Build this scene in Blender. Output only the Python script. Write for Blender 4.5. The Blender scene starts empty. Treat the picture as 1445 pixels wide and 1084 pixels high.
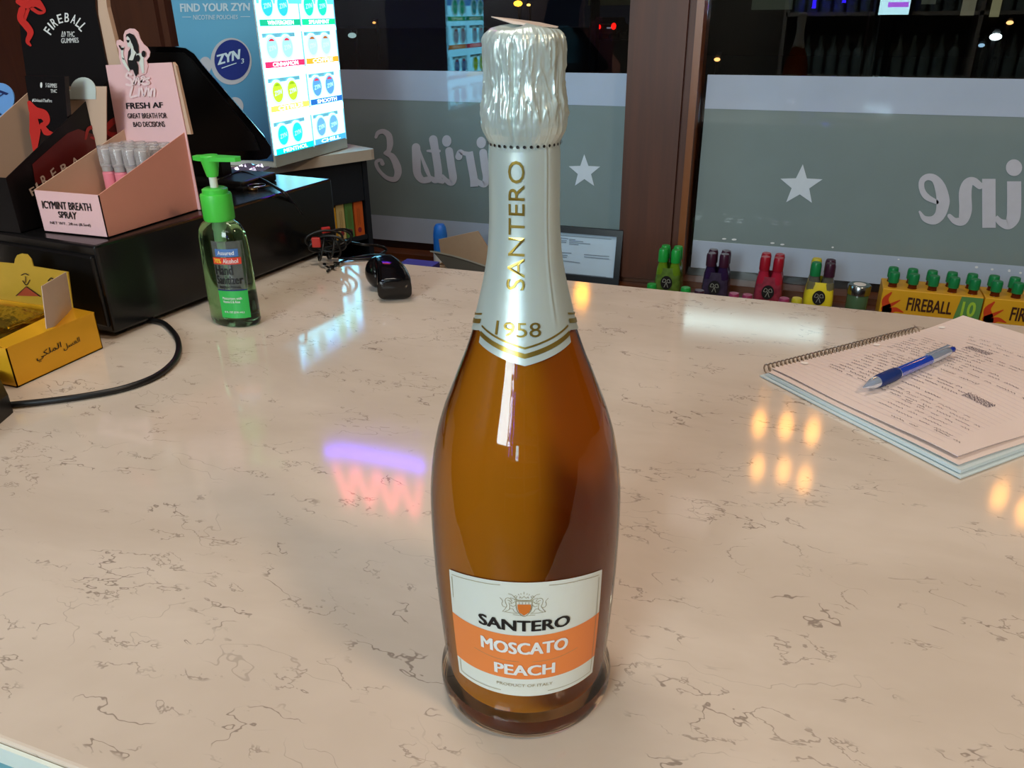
import bpy, bmesh, math, random
import numpy as np
from mathutils import Matrix, Vector
random.seed(7)
SC = bpy.context.scene
COL = SC.collection

# ---------------------------------------------------------------- camera
W, H, FPX = 1445, 1084, 1120.0
_p, _ro, _th = math.radians(25.0), math.radians(0.6), math.radians(20.4)
def _rz(v):
    c, s = math.cos(_th), math.sin(_th)
    return np.array([c*v[0]-s*v[1], s*v[0]+c*v[1], v[2]])
_R0 = np.array([1, 0, 0.]); _F = np.array([0, math.cos(_p), -math.sin(_p)]); _U0 = np.array([0, math.sin(_p), math.cos(_p)])
CF = _rz(_F); CR = _rz(_R0*math.cos(_ro)-_U0*math.sin(_ro)); CU = _rz(_U0*math.cos(_ro)+_R0*math.sin(_ro))
CC = np.array([0.10616853, -0.30206955, 0.32141304])
cd = bpy.data.cameras.new('camera'); cam = bpy.data.objects.new('camera', cd); COL.objects.link(cam)
M = Matrix.Identity(4)
for i in range(3):
    M[i][0], M[i][1], M[i][2], M[i][3] = CR[i], CU[i], -CF[i], CC[i]
cam.matrix_world = M
cd.sensor_width = 36; cd.lens = FPX/W*36; cd.clip_start = .01; cd.clip_end = 300
SC.camera = cam

# ---------------------------------------------------------------- world, lights, exposure
wd = bpy.data.worlds.new('night'); SC.world = wd; wd.use_nodes = True
wd.node_tree.nodes['Background'].inputs[0].default_value = (.010, .012, .02, 1)
wd.node_tree.nodes['Background'].inputs[1].default_value = .25
SC.view_settings.view_transform = 'Standard'; SC.view_settings.look = 'None'
SC.view_settings.gamma = 1; SC.view_settings.use_curve_mapping = False
SC.view_settings.exposure = 0.0
def area(name, loc, size, power, color, target=(0, 0, -1), relative=True, spread=180):
    l = bpy.data.lights.new(name, 'AREA'); l.shape = 'RECTANGLE'; l.size, l.size_y = size
    l.energy = power; l.color = color; l.spread = math.radians(spread)
    o = bpy.data.objects.new(name, l); COL.objects.link(o); o.location = loc
    d = Vector(target) if relative else Vector(target)-Vector(loc)
    o.rotation_euler = d.to_track_quat('-Z', 'Y').to_euler()
    return o
area('ceiling_light_front', (-.45, .35, 1.70), (.7, .3), 12, (1, .90, .78))
area('ceiling_light_rear', (-.1, -2.1, 1.70), (1.3, .5), 15, (.84, .96, 1))
area('ceiling_light_right', (1.25, -.45, 1.70), (.28, .28), 19, (1, .72, .47))
area('lit_cooler', (-.5, -3.1, 1.12), (1.0, 1.1), 80, (.80, .96, 1), target=(0, 1, -.12))  # added unseen fill light behind the camera, brightens upright faces; no cooler is built
SC.cycles.max_bounces = 14; SC.cycles.transmission_bounces = 12; SC.cycles.transparent_max_bounces = 12
SC.cycles.glossy_bounces = 6; SC.cycles.sample_clamp_indirect = 6; SC.cycles.use_denoising = True
SC.cycles.blur_glossy = .6

# ---------------------------------------------------------------- pixel rays onto real planes
def ray(x, y): return CF*FPX+CR*(x-W/2)-CU*(y-H/2)
def hit(x, y, P0, n):
    r = ray(x, y); return CC+r*(np.dot(P0-CC, n)/np.dot(r, n))
def onz(x, y, z=0.): return hit(x, y, np.array([0, 0, z]), np.array([0, 0, 1.]))
def onY(x, y, Y): return hit(x, y, np.array([0, Y, 0.]), np.array([0, 1., 0]))
def onX(x, y, X): return hit(x, y, np.array([X, 0., 0]), np.array([1., 0, 0]))
class Plane:                       # a real plane; points of it by sight line, lifted by off towards the viewer
    def __init__(s, P0, n):
        s.P = np.array(P0, float); s.n = np.array(n, float); s.n /= np.linalg.norm(s.n)
        if np.dot(CC-s.P, s.n) < 0: s.n = -s.n
    def __call__(s, x, y, off=0.): return hit(x, y, s.P, s.n)+s.n*off

# ---------------------------------------------------------------- materials
MATS = {}
def _new(name):
    m = bpy.data.materials.new(name); m.use_nodes = True
    return m, m.node_tree.nodes, m.node_tree.links, m.node_tree.nodes['Principled BSDF']
def lin(c):
    return tuple(((v/255+.055)/1.055)**2.4 if v/255 > .04045 else v/255/12.92 for v in c)
def mat(name, rgb, rough=.5, metal=0., var=.06, scale=60., bump=0., trans=0., ior=1.45, coat=0., emit=None, es=0., alpha=1., sss=0., spec=.5, stretch=(1, 1, 1), bscale=None):
    """rgb in sRGB 0-255; every material carries a noise for colour variation and optional fine relief"""
    if name in MATS: return MATS[name]
    m, N, L, b = _new(name)
    c = lin(rgb)
    tc = N.new('ShaderNodeTexCoord'); mp = N.new('ShaderNodeMapping'); mp.inputs['Scale'].default_value = stretch
    nz = N.new('ShaderNodeTexNoise'); nz.inputs['Scale'].default_value = scale; nz.inputs['Detail'].default_value = 4
    L.new(tc.outputs['Object'], mp.inputs[0]); L.new(mp.outputs[0], nz.inputs['Vector'])
    mx = N.new('ShaderNodeMix'); mx.data_type = 'RGBA'
    mx.inputs[6].default_value = (*[v*(1-var) for v in c], 1); mx.inputs[7].default_value = (*[min(1, v*(1+var)) for v in c], 1)
    L.new(nz.outputs['Fac'], mx.inputs[0]); L.new(mx.outputs[2], b.inputs['Base Color'])
    b.inputs['Roughness'].default_value = rough; b.inputs['Metallic'].default_value = metal
    b.inputs['Transmission Weight'].default_value = trans; b.inputs['IOR'].default_value = ior
    b.inputs['Coat Weight'].default_value = coat; b.inputs['Alpha'].default_value = alpha
    b.inputs['Specular IOR Level'].default_value = spec
    if sss: b.inputs['Subsurface Weight'].default_value = sss; b.inputs['Subsurface Scale'].default_value = .005
    if emit is not None:
        b.inputs['Emission Color'].default_value = (*lin(emit), 1); b.inputs['Emission Strength'].default_value = es
    if bump:
        n2 = N.new('ShaderNodeTexNoise'); n2.inputs['Scale'].default_value = bscale or scale*3; n2.inputs['Detail'].default_value = 3
        L.new(mp.outputs[0], n2.inputs['Vector'])
        bp = N.new('ShaderNodeBump'); bp.inputs['Strength'].default_value = bump; bp.inputs['Distance'].default_value = .002
        L.new(n2.outputs['Fac'], bp.inputs['Height']); L.new(bp.outputs[0], b.inputs['Normal'])
    MATS[name] = m
    return m

def quartz():
    m, N, L, b = _new('quartz')
    tc = N.new('ShaderNodeTexCoord')
    def noise(s, det=4, rough=.5, dist=0., off=0.):
        mp = N.new('ShaderNodeMapping'); mp.inputs['Location'].default_value = (off, off*.7, 0); mp.inputs['Rotation'].default_value = (0, 0, -.15); mp.inputs['Scale'].default_value = (.62, 1.15, 1)
        L.new(tc.outputs['Object'], mp.inputs[0])
        n = N.new('ShaderNodeTexNoise'); n.inputs['Scale'].default_value = s; n.inputs['Detail'].default_value = det
        n.inputs['Roughness'].default_value = rough; n.inputs['Distortion'].default_value = dist
        L.new(mp.outputs[0], n.inputs['Vector']); return n.outputs['Fac']
    def math_(op, a, c=None):
        q = N.new('ShaderNodeMath'); q.operation = op
        for i, v in enumerate((a, c)):
            if v is None: continue
            if isinstance(v, (int, float)): q.inputs[i].default_value = v
            else: L.new(v, q.inputs[i])
        return q.outputs[0]
    def ramp(v, a, c):
        r = N.new('ShaderNodeMapRange'); r.interpolation_type = 'SMOOTHSTEP'
        r.inputs['From Min'].default_value = a; r.inputs['From Max'].default_value = c
        L.new(v, r.inputs['Value']); return r.outputs[0]
    def vein(s, w, mask_s, m0, m1, off):
        d = math_('ABSOLUTE', math_('SUBTRACT', noise(s, 4.2, .58, .25, off), .5))
        line = math_('SUBTRACT', 1., ramp(d, w*.25, w))
        return math_('MULTIPLY', line, ramp(noise(mask_s, 2, .5, 0, off+3.1), m0, m1))
    v1 = vein(24, .0085, 27, .545, .62, 1.7)
    v2 = vein(44, .014, 33, .55, .63, 5.3)
    v3 = vein(14, .004, 17, .50, .60, 9.1)
    v = math_('MAXIMUM', v1, math_('MULTIPLY', v2, .75)); v = math_('MAXIMUM', v, math_('MULTIPLY', v3, .45))
    mot = noise(6, 5, .6, .3, 2.2)
    c0 = N.new('ShaderNodeMix'); c0.data_type = 'RGBA'
    c0.inputs[6].default_value = (*lin((196, 181, 166)), 1); c0.inputs[7].default_value = (*lin((212, 198, 184)), 1)
    L.new(ramp(mot, .3, .7), c0.inputs[0])
    c1 = N.new('ShaderNodeMix'); c1.data_type = 'RGBA'; c1.inputs[7].default_value = (*lin((104, 88, 78)), 1)
    L.new(c0.outputs[2], c1.inputs[6]); L.new(math_('MULTIPLY', v, .62), c1.inputs[0])
    L.new(c1.outputs[2], b.inputs['Base Color'])
    L.new(ramp(noise(40, 3), -1.2, 3.2), b.inputs['Roughness'])
    rr = N.new('ShaderNodeMapRange'); rr.inputs['To Min'].default_value = .065; rr.inputs['To Max'].default_value = .095
    L.new(noise(30, 3), rr.inputs['Value']); L.new(rr.outputs[0], b.inputs['Roughness'])
    b.inputs['IOR'].default_value = 1.55
    return m

def wood(name, a, c, scale=9, rough=.32, vertical=True):
    m, N, L, b = _new(name)
    tc = N.new('ShaderNodeTexCoord'); mp = N.new('ShaderNodeMapping')
    mp.inputs['Scale'].default_value = (7, 7, .5) if vertical else (.5, 7, 7)
    n = N.new('ShaderNodeTexNoise'); n.inputs['Scale'].default_value = scale; n.inputs['Detail'].default_value = 6; n.inputs['Distortion'].default_value = .6
    L.new(tc.outputs['Object'], mp.inputs[0]); L.new(mp.outputs[0], n.inputs['Vector'])
    mx = N.new('ShaderNodeMix'); mx.data_type = 'RGBA'; mx.inputs[6].default_value = (*lin(a), 1); mx.inputs[7].default_value = (*lin(c), 1)
    L.new(n.outputs['Fac'], mx.inputs[0]); L.new(mx.outputs[2], b.inputs['Base Color']); b.inputs['Roughness'].default_value = rough
    bp = N.new('ShaderNodeBump'); bp.inputs['Strength'].default_value = .08; bp.inputs['Distance'].default_value = .002
    L.new(n.outputs['Fac'], bp.inputs['Height']); L.new(bp.outputs[0], b.inputs['Normal'])
    return m

def gradient(name, ca, cb, z0, z1, rough=.3):
    """printed vertical colour gradient between two heights"""
    m, N, L, b = _new(name)
    g = N.new('ShaderNodeNewGeometry'); s = N.new('ShaderNodeSeparateXYZ'); L.new(g.outputs['Position'], s.inputs[0])
    r = N.new('ShaderNodeMapRange'); r.inputs['From Min'].default_value = z0; r.inputs['From Max'].default_value = z1
    L.new(s.outputs['Z'], r.inputs['Value'])
    nz = N.new('ShaderNodeTexNoise'); nz.inputs['Scale'].default_value = 5
    L.new(g.outputs['Position'], nz.inputs['Vector'])
    ad = N.new('ShaderNodeMath'); ad.operation = 'MULTIPLY_ADD'; ad.inputs[1].default_value = .25; L.new(nz.outputs['Fac'], ad.inputs[0]); L.new(r.outputs[0], ad.inputs[2])
    mx = N.new('ShaderNodeMix'); mx.data_type = 'RGBA'; mx.inputs[6].default_value = (*lin(ca), 1); mx.inputs[7].default_value = (*lin(cb), 1)
    L.new(ad.outputs[0], mx.inputs[0]); L.new(mx.outputs[2], b.inputs['Base Color']); b.inputs['Roughness'].default_value = rough
    return m

def film_mat(name, rgb, tr=.12):
    """window film: matt, a little light passes"""
    m, N, L, b = _new(name)
    c = lin(rgb)
    nz = N.new('ShaderNodeTexNoise'); nz.inputs['Scale'].default_value = 7; nz.inputs['Detail'].default_value = 4
    tc = N.new('ShaderNodeTexCoord'); L.new(tc.outputs['Object'], nz.inputs['Vector'])
    mx = N.new('ShaderNodeMix'); mx.data_type = 'RGBA'; mx.inputs[6].default_value = (*[v*.9 for v in c], 1); mx.inputs[7].default_value = (*[v*1.1 for v in c], 1)
    L.new(nz.outputs['Fac'], mx.inputs[0]); L.new(mx.outputs[2], b.inputs['Base Color'])
    b.inputs['Roughness'].default_value = .05
    return m

def wine_mat():
    m, N, L, b = _new('peach_wine')
    N.remove(b)
    out = N['Material Output']
    nz = N.new('ShaderNodeTexNoise'); nz.inputs['Scale'].default_value = 14; nz.inputs['Detail'].default_value = 2
    tc = N.new('ShaderNodeTexCoord'); L.new(tc.outputs['Object'], nz.inputs['Vector'])
    mx = N.new('ShaderNodeMix'); mx.data_type = 'RGBA'
    mx.inputs[6].default_value = (*lin((216, 138, 26)), 1); mx.inputs[7].default_value = (*lin((222, 144, 34)), 1)
    L.new(nz.outputs['Fac'], mx.inputs[0])
    g = N.new('ShaderNodeBsdfGlass'); g.inputs['Roughness'].default_value = .16; g.inputs['IOR'].default_value = 1.34
    d = N.new('ShaderNodeBsdfDiffuse'); t = N.new('ShaderNodeBsdfTranslucent')
    for q in (d, t): L.new(mx.outputs[2], q.inputs['Color'])
    gc = N.new('ShaderNodeRGB'); gc.outputs[0].default_value = (*lin((240, 170, 70)), 1); L.new(gc.outputs[0], g.inputs['Color'])
    a = N.new('ShaderNodeMixShader'); a.inputs[0].default_value = .35; L.new(d.outputs[0], a.inputs[1]); L.new(t.outputs[0], a.inputs[2])
    tp = N.new('ShaderNodeBsdfTransparent'); tp.inputs[0].default_value = (*lin((255, 176, 70)), 1)
    gt = N.new('ShaderNodeMixShader'); gt.inputs[0].default_value = .55; L.new(g.outputs[0], gt.inputs[1]); L.new(tp.outputs[0], gt.inputs[2])
    s = N.new('ShaderNodeMixShader'); s.inputs[0].default_value = .74; L.new(gt.outputs[0], s.inputs[1]); L.new(a.outputs[0], s.inputs[2])
    L.new(s.outputs[0], out.inputs[0])
    return m

BLACK = mat('black_plastic', (12, 12, 13), .35, bump=.05)
BLACKG = mat('black_gloss', (8, 8, 10), .12)
INK = mat('black_ink', (14, 12, 14), .5)
WHITE = mat('white_print', (225, 225, 222), .45)
KRAFT = mat('kraft_board', (176, 146, 118), .8, bump=.1)

# ---------------------------------------------------------------- mesh helpers
ORG = {}
def _mesh(name, vf, m, origin, smooth):
    v, f = vf
    me = bpy.data.meshes.new(name)
    o = np.array(origin, float)
    me.from_pydata([tuple(np.array(p, float)-o) for p in v], [], f); me.update()
    if m: me.materials.append(m)
    if smooth:
        me.polygons.foreach_set('use_smooth', [True]*len(me.polygons))
        if smooth != True: me.set_sharp_from_angle(angle=math.radians(smooth))
    return me
def thing(name, label, cat, loc, group=None):
    e = bpy.data.objects.new(name, None); e.empty_display_size = .02; COL.objects.link(e)
    e.location = tuple(loc); e['label'] = label; e['category'] = cat
    if group: e['group'] = group
    ORG[e.name] = np.array(loc, float); return e
def part(name, vf, m, parent, smooth=False, label=None):
    me = _mesh(name, vf, m, ORG[parent.name], smooth)
    o = bpy.data.objects.new(name, me); COL.objects.link(o); o.parent = parent; ORG[o.name] = ORG[parent.name]
    if label: o['label'] = label
    return o
def solo(name, vf, m, label=None, cat=None, group=None, smooth=False, kind=None):
    P = np.array([tuple(p) for p in vf[0]]); lo, hi = P.min(0), P.max(0)
    org = np.array([(lo[0]+hi[0])/2, (lo[1]+hi[1])/2, lo[2]])
    me = _mesh(name, vf, m, org, smooth); o = bpy.data.objects.new(name, me); COL.objects.link(o); o.location = tuple(org)
    ORG[o.name] = org
    if label: o['label'] = label
    if cat: o['category'] = cat
    if group: o['group'] = group
    if kind: o['kind'] = kind
    return o
def struct(name, vf, m, smooth=False, label=None): return solo(name, vf, m, label=label, kind='structure', smooth=smooth)
def dup(root, loc, label=None, group=None, rz=0., scale=None):
    def cp(o, par):
        c = o.copy(); COL.objects.link(c)
        if par: c.parent = par
        ORG[c.name] = ORG[o.name]
        for k in o.children: cp(k, c)
        return c
    r = cp(root, None); r.location = tuple(loc); r.rotation_euler = (0, 0, rz)
    if label: r['label'] = label
    if group: r['group'] = group
    return r
def join(*L):
    V, F = [], []
    for v, f in L:
        n = len(V); V += [tuple(p) for p in v]; F += [tuple(i+n for i in q) for q in f]
    return V, F
def xf(vf, loc=(0, 0, 0), rz=0., u=None, v=None, w=None):
    L = np.array(loc, float)
    if u is None:
        c, s = math.cos(rz), math.sin(rz); u, v, w = (c, s, 0), (-s, c, 0), (0, 0, 1)
    A = np.array([u, v, w], float)
    return [tuple(L+np.array(p, float)@A) for p in vf[0]], vf[1]
def box(x0, x1, y0, y1, z0, z1, bev=0., seg=2):
    bm = bmesh.new(); r = bmesh.ops.create_cube(bm, size=1)
    for v in bm.verts:
        v.co.x = x0+(v.co.x+.5)*(x1-x0); v.co.y = y0+(v.co.y+.5)*(y1-y0); v.co.z = z0+(v.co.z+.5)*(z1-z0)
    if bev: bmesh.ops.bevel(bm, geom=bm.edges[:], offset=bev, segments=seg, affect='EDGES', profile=.5)
    bm.verts.index_update(); out = [tuple(v.co) for v in bm.verts], [tuple(v.index for v in f.verts) for f in bm.faces]
    bm.free(); return out
def prism(poly, d):
    """polygon of 3-D points given thickness vector d"""
    n = len(poly); P = [np.array(p, float) for p in poly]; d = np.array(d, float)
    V = P+[p+d for p in P]
    F = [tuple(range(n)), tuple(range(2*n-1, n-1, -1))]+[(i, (i+1) % n, (i+1) % n+n, i+n)[::-1] for i in range(n)]
    return [tuple(p) for p in V], F
def flat(poly): return [tuple(p) for p in poly], [tuple(range(len(poly)))]
def lathe(prof, c=(0, 0, 0), n=32, squash=1., cap=True, rz=0.):
    V, F = [], []
    for r, z in prof:
        for i in range(n):
            a = 2*math.pi*i/n; x, y = r*math.cos(a), r*math.sin(a)*squash
            V.append((c[0]+x*math.cos(rz)-y*math.sin(rz), c[1]+x*math.sin(rz)+y*math.cos(rz), c[2]+z))
    for j in range(len(prof)-1):
        for i in range(n):
            k = (i+1) % n; F.append((j*n+i, j*n+k, (j+1)*n+k, (j+1)*n+i))
    if cap: F.append(tuple(range(n-1, -1, -1))); F.append(tuple((len(prof)-1)*n+i for i in range(n)))
    return V, F
def smoothpath(P, k=8):
    P = [np.array(p, float) for p in P]; Q = [P[0]*2-P[1]]+P+[P[-1]*2-P[-2]]; out = []
    for i in range(1, len(Q)-2):
        a, b, c, d = Q[i-1:i+3]
        for j in range(k):
            t = j/k; out.append(.5*((2*b)+(c-a)*t+(2*a-5*b+4*c-d)*t*t+(3*b-a-3*c+d)*t**3))
    out.append(P[-1]); return out
def tube(P, r, n=8, k=6, cap=True):
    P = smoothpath(P, k) if k else [np.array(p, float) for p in P]
    V, F = [], []; up = np.array([0, 0, 1.])
    T0 = P[1]-P[0]; T0 = T0/np.linalg.norm(T0)
    if abs(T0@up) > .9: up = np.array([1., 0, 0])
    N = up-T0*(up@T0); N /= np.linalg.norm(N)
    for i, p in enumerate(P):
        T = P[min(i+1, len(P)-1)]-P[max(i-1, 0)]; T = T/(np.linalg.norm(T)+1e-12)
        N = N-T*(N@T); N /= np.linalg.norm(N)+1e-12; B = np.cross(T, N)
        rr = r[min(i, len(r)-1)] if isinstance(r, (list, tuple)) else r
        for j in range(n):
            a = 2*math.pi*j/n; V.append(tuple(p+(N*math.cos(a)+B*math.sin(a))*rr))
    for i in range(len(P)-1):
        for j in range(n):
            k2 = (j+1) % n; F.append((i*n+j, i*n+k2, (i+1)*n+k2, (i+1)*n+j))
    if cap: F.append(tuple(range(n-1, -1, -1))); F.append(tuple((len(P)-1)*n+i for i in range(n)))
    return V, F
def stroke2(P, w, k=6, caps=True):
    """2-D ribbon along a smoothed path; w a width or list of widths"""
    P = [np.array(p, float) for p in P]; nP = len(P)
    S = smoothpath(P, k) if len(P) > 2 else P
    L, Rr = [], []
    for i, p in enumerate(S):
        T = S[min(i+1, len(S)-1)]-S[max(i-1, 0)]; T = T/(np.linalg.norm(T)+1e-12); Nn = np.array([-T[1], T[0]])
        if isinstance(w, (list, tuple)): ww = np.interp(i/(len(S)-1)*(nP-1), range(len(w)), w)
        else: ww = w
        L.append(p+Nn*ww/2); Rr.append(p-Nn*ww/2)
    n = len(S); V = L+Rr; F = [(i, i+1, n+i+1, n+i) for i in range(n-1)]
    out = ([tuple(v) for v in V], F)
    if caps:
        for p, ww, q in ((S[0], w[0] if isinstance(w, (list, tuple)) else w, S[1]), (S[-1], w[-1] if isinstance(w, (list, tuple)) else w, S[-2])):
            T = (p-q)/(np.linalg.norm(p-q)+1e-12); a0 = math.atan2(T[1], T[0])
            out = join(out, ([tuple(p+np.array([math.cos(a0+a), math.sin(a0+a)])*ww/2) for a in np.linspace(-math.pi/2, math.pi/2, 8)], [tuple(range(8))]))
    return out
def mapv(vf, fn): return [tuple(fn(*p)) for p in vf[0]], vf[1]
_LAY = [0]
def layer(): _LAY[0] = (_LAY[0]+1) % 12; return _LAY[0]*.00005
def pstroke(pl, P, w, off=.0006, k=6, caps=True):    # stroke given in sight coordinates on a real plane
    off += layer()
    return mapv(stroke2(P, w, k, caps), lambda x, y: pl(x, y, off))
def ppoly(pl, P, off=.0006):
    off += layer()
    return flat([pl(x, y, off) for x, y in P])
def pdisc(pl, x, y, rx, ry, off=.0006, n=24): return ppoly(pl, [(x+rx*math.cos(a), y+ry*math.sin(a)) for a in np.linspace(0, 2*math.pi, n+1)[:-1]], off)
_T = {}
def text2(s, bold=0.):
    if (s, bold) not in _T:
        c = bpy.data.curves.new('lettering', 'FONT'); c.body = s; c.offset = bold; c.size = 1; c.resolution_u = 3
        o = bpy.data.objects.new('lettering', c); COL.objects.link(o)
        dg = bpy.context.evaluated_depsgraph_get(); m = bpy.data.meshes.new_from_object(o.evaluated_get(dg))
        V = np.array([v.co[:2] for v in m.vertices]); F = [tuple(p.vertices) for p in m.polygons]
        V -= V.min(0); V /= V.max(0)
        bpy.data.objects.remove(o); bpy.data.curves.remove(c); bpy.data.meshes.remove(m)
        _T[(s, bold)] = (V, F)
    return _T[(s, bold)]
def txt(s, fn, bold=0.):             # fn maps the unit box of the text to space; bold thickens with layered copies
    V, F = text2(s, 0.)
    o = np.array(fn(.5, .5)); n = np.cross(np.array(fn(.52, .5))-o, np.array(fn(.5, .52))-o); n /= np.linalg.norm(n)+1e-15
    if np.dot(CC-o, n) < 0: n = -n
    if bold <= 0: return [tuple(fn(u, v)) for u, v in V], F
    wu = bold*.75/(.62*max(len(s), 1.2)); wv = bold*.45
    return join(*[([tuple(np.array(fn(u*(1-2*wu)+wu+du*wu, v*(1-2*wv)+wv+dv*wv))+n*.00004*k) for u, v in V], F) for k, (du, dv) in enumerate(((-1, -1), (0, 1), (1, -1), (-1, 1), (1, 1)))])
def bil(q):                          # corners bl, br, tr, tl
    q = [np.array(p, float) for p in q]
    return lambda u, v: q[0]*(1-u)*(1-v)+q[1]*u*(1-v)+q[2]*u*v+q[3]*(1-u)*v
def ptxt(pl, s, corners, bold=.02, off=.0006):
    return txt(s, bil([pl(x, y, off) for x, y in corners]), bold)

# ================================================================ THE ROOM
YW = 1.55            # inner face of the window glass
FLOOR, CEIL = -.95, 1.75
WALLM = mat('grey_wall_paint', (120, 112, 102), .8, bump=.05)
WOOD = wood('dark_wood', (60, 29, 14), (90, 47, 24), rough=.5)
WOODE = wood('amber_wood_edge', (104, 60, 26), (132, 78, 38))
WOODL = wood('sill_wood', (72, 38, 18), (112, 64, 34), vertical=False)
struct('floor', box(-2.0, 2.8, -3.3, 1.6, FLOOR-.04, FLOOR), mat('floor_vinyl', (70, 62, 54), .4))
struct('ceiling', box(-2.0, 2.8, -3.3, 1.72, CEIL, CEIL+.04), mat('ceiling_white', (190, 186, 176), .9))
struct('wall_left', box(-1.84, -1.76, -3.3, 1.6, FLOOR, CEIL), WOOD)
struct('wall_right', box(2.7, 2.78, -3.3, 1.6, FLOOR, CEIL), WALLM)
struct('wall_front', box(-2.0, 2.8, -3.3, -3.22, FLOOR, CEIL), WALLM)
struct('wall_back', join(box(-1.76, 2.7, 1.5, 1.62, FLOOR, -.245), box(-1.76, 2.7, 1.5, 1.62, 1.55, CEIL)), WOODL)
# wooden posts between the windows
struct('trim_1', join(box(-.293, -.155, 1.50, 1.60, -.245, 1.55), box(-.281, -.170, 1.485, 1.5, -.245, 1.55)), WOOD)
struct('trim_2', box(-.155, -.140, 1.495, 1.60, -.245, 1.55), WOODE)
struct('trim_3', join(box(-1.76, -1.50, 1.50, 1.60, -.245, 1.55), box(-1.63, -1.52, 1.485, 1.5, -.245, 1.55)), WOOD)
struct('trim_4', join(box(1.62, 2.7, 1.50, 1.60, -.245, 1.55)), WOOD)
struct('trim_5', box(-1.76, -1.735, .93, 1.00, FLOOR, 1.55), WOODE)
GLASS = mat('window_glass', (235, 240, 240), 0., trans=1., ior=1.5, var=0.)
struct('window_1', box(-1.50, -.293, YW, YW+.006, -.245, 1.55), GLASS)
struct('window_2', box(-.140, 1.62, YW, YW+.006, -.245, 1.55), GLASS)
GP = Plane((0, YW-.001, 0), (0, -1, 0))
FILM, BAND, LETR = film_mat('grey_window_film', (122, 137, 138)), film_mat('pale_window_band', (168, 182, 202)), mat('film_letter', (186, 186, 196), .5)
def film(nm, x0, x1, lab, which):
    t = thing('window_film', lab, 'window film', ((x0+x1)/2, YW-.002, -.225), None)
    part('grey_field', box(x0, x1, YW-.0022, YW-.0006, -.16, .131), FILM, t)
    part('pale_band', box(x0, x1, YW-.003, YW-.0006, .131, .2), BAND, t)
    part('pale_band', box(x0, x1, YW-.003, YW-.0006, -.225, -.16), BAND, t)
    return t
f1 = film('f1', -1.50, -.296, 'grey frosted window film left of the wooden post with mirrored script and a star', 1)
f2 = film('f2', -.128, 1.61, 'grey frosted window film right of the wooden post with a star and mirrored letters', 2)
def star(x, z, R, par):
    P = []
    for i in range(10):
        a = math.pi/2+i*math.pi/5+.04; r = R if i % 2 == 0 else R*.42
        P.append((x+r*math.cos(a), YW-.0034, z+r*math.sin(a)))
    part('star', prism(P, (0, .001, 0)), mat('film_star', (196, 206, 216), .5), par)
c = GP(825, 242); star(c[0], c[2]-.0005, .040, f1)
c = GP(1130, 261); star(c[0], c[2]-.001, .045, f2)
def z1(P): return [(525+x/8.028, 165+y/8.028) for x, y in P]
def z2(P): return [(1270+x/7.743, 200+y/7.743) for x, y in P]
LP_ = Plane((0, YW-.003, 0), (0, -1, 0))
amp = join(pstroke(LP_, z1([(45, 230), (70, 180), (130, 165), (190, 210), (205, 300), (190, 380), (150, 410)]), [4, 6, 7, 9, 9, 7, 5]),
           pstroke(LP_, z1([(150, 410), (230, 450), (285, 560), (295, 640), (260, 705), (180, 695), (110, 640), (60, 570), (50, 510), (100, 490), (120, 530)]), [5, 9, 11, 10, 8, 6, 5, 5, 5, 5, 6]))
part('lettering', amp, LETR, f1, label='mirrored ampersand')
sp = join(pstroke(LP_, z1([(500, 345), (505, 500), (515, 640), (570, 715), (640, 710)]), [12, 12, 11, 9, 9]),
          pstroke(LP_, z1([(530, 345), (570, 470), (620, 600), (660, 690)]), [2, 4, 6, 4]),
          pstroke(LP_, z1([(695, 255), (720, 400), (750, 600), (755, 700), (800, 735)]), [12, 11, 11, 10, 6]),
          pstroke(LP_, z1([(755, 700), (710, 715), (660, 680)]), [10, 9, 4]),
          pstroke(LP_, z1([(630, 385), (690, 385), (765, 385)]), [3, 5, 4]),
          pstroke(LP_, z1([(875, 385), (900, 560), (920, 690), (900, 745), (850, 725), (800, 665)]), [11, 11, 11, 9, 7, 4]),
          pdisc(LP_, *z1([(848, 272)])[0], 6.6, 8.2),
          pstroke(LP_, z1([(1100, 395), (1130, 560), (1155, 700), (1160, 790)]), [11, 11, 11, 11], caps=False),
          pstroke(LP_, z1([(1100, 420), (1040, 410), (1000, 400), (985, 450)]), [6, 6, 8, 10]),
          pstroke(LP_, z1([(1260, 405), (1280, 560), (1300, 690), (1270, 760), (1210, 740), (1170, 690)]), [11, 11, 11, 10, 7, 4]),
          pdisc(LP_, *z1([(1238, 290)])[0], 6.6, 8.2),
          pstroke(LP_, z1([(1480, 420), (1510, 600), (1535, 830), (1545, 960)]), [11, 11, 11, 11], caps=False),
          pstroke(LP_, z1([(1500, 440), (1600, 430), (1650, 520), (1640, 660), (1590, 730), (1520, 700)]), [5, 8, 10, 9, 7, 5]),
          pstroke(LP_, z1([(1790, 330), (1900, 300), (1900, 420), (1800, 520), (1740, 640), (1850, 760), (1960, 700)]), [9, 9, 10, 11, 10, 9, 8]))
part('lettering', sp, LETR, f1, label='mirrored white script word')
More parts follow.
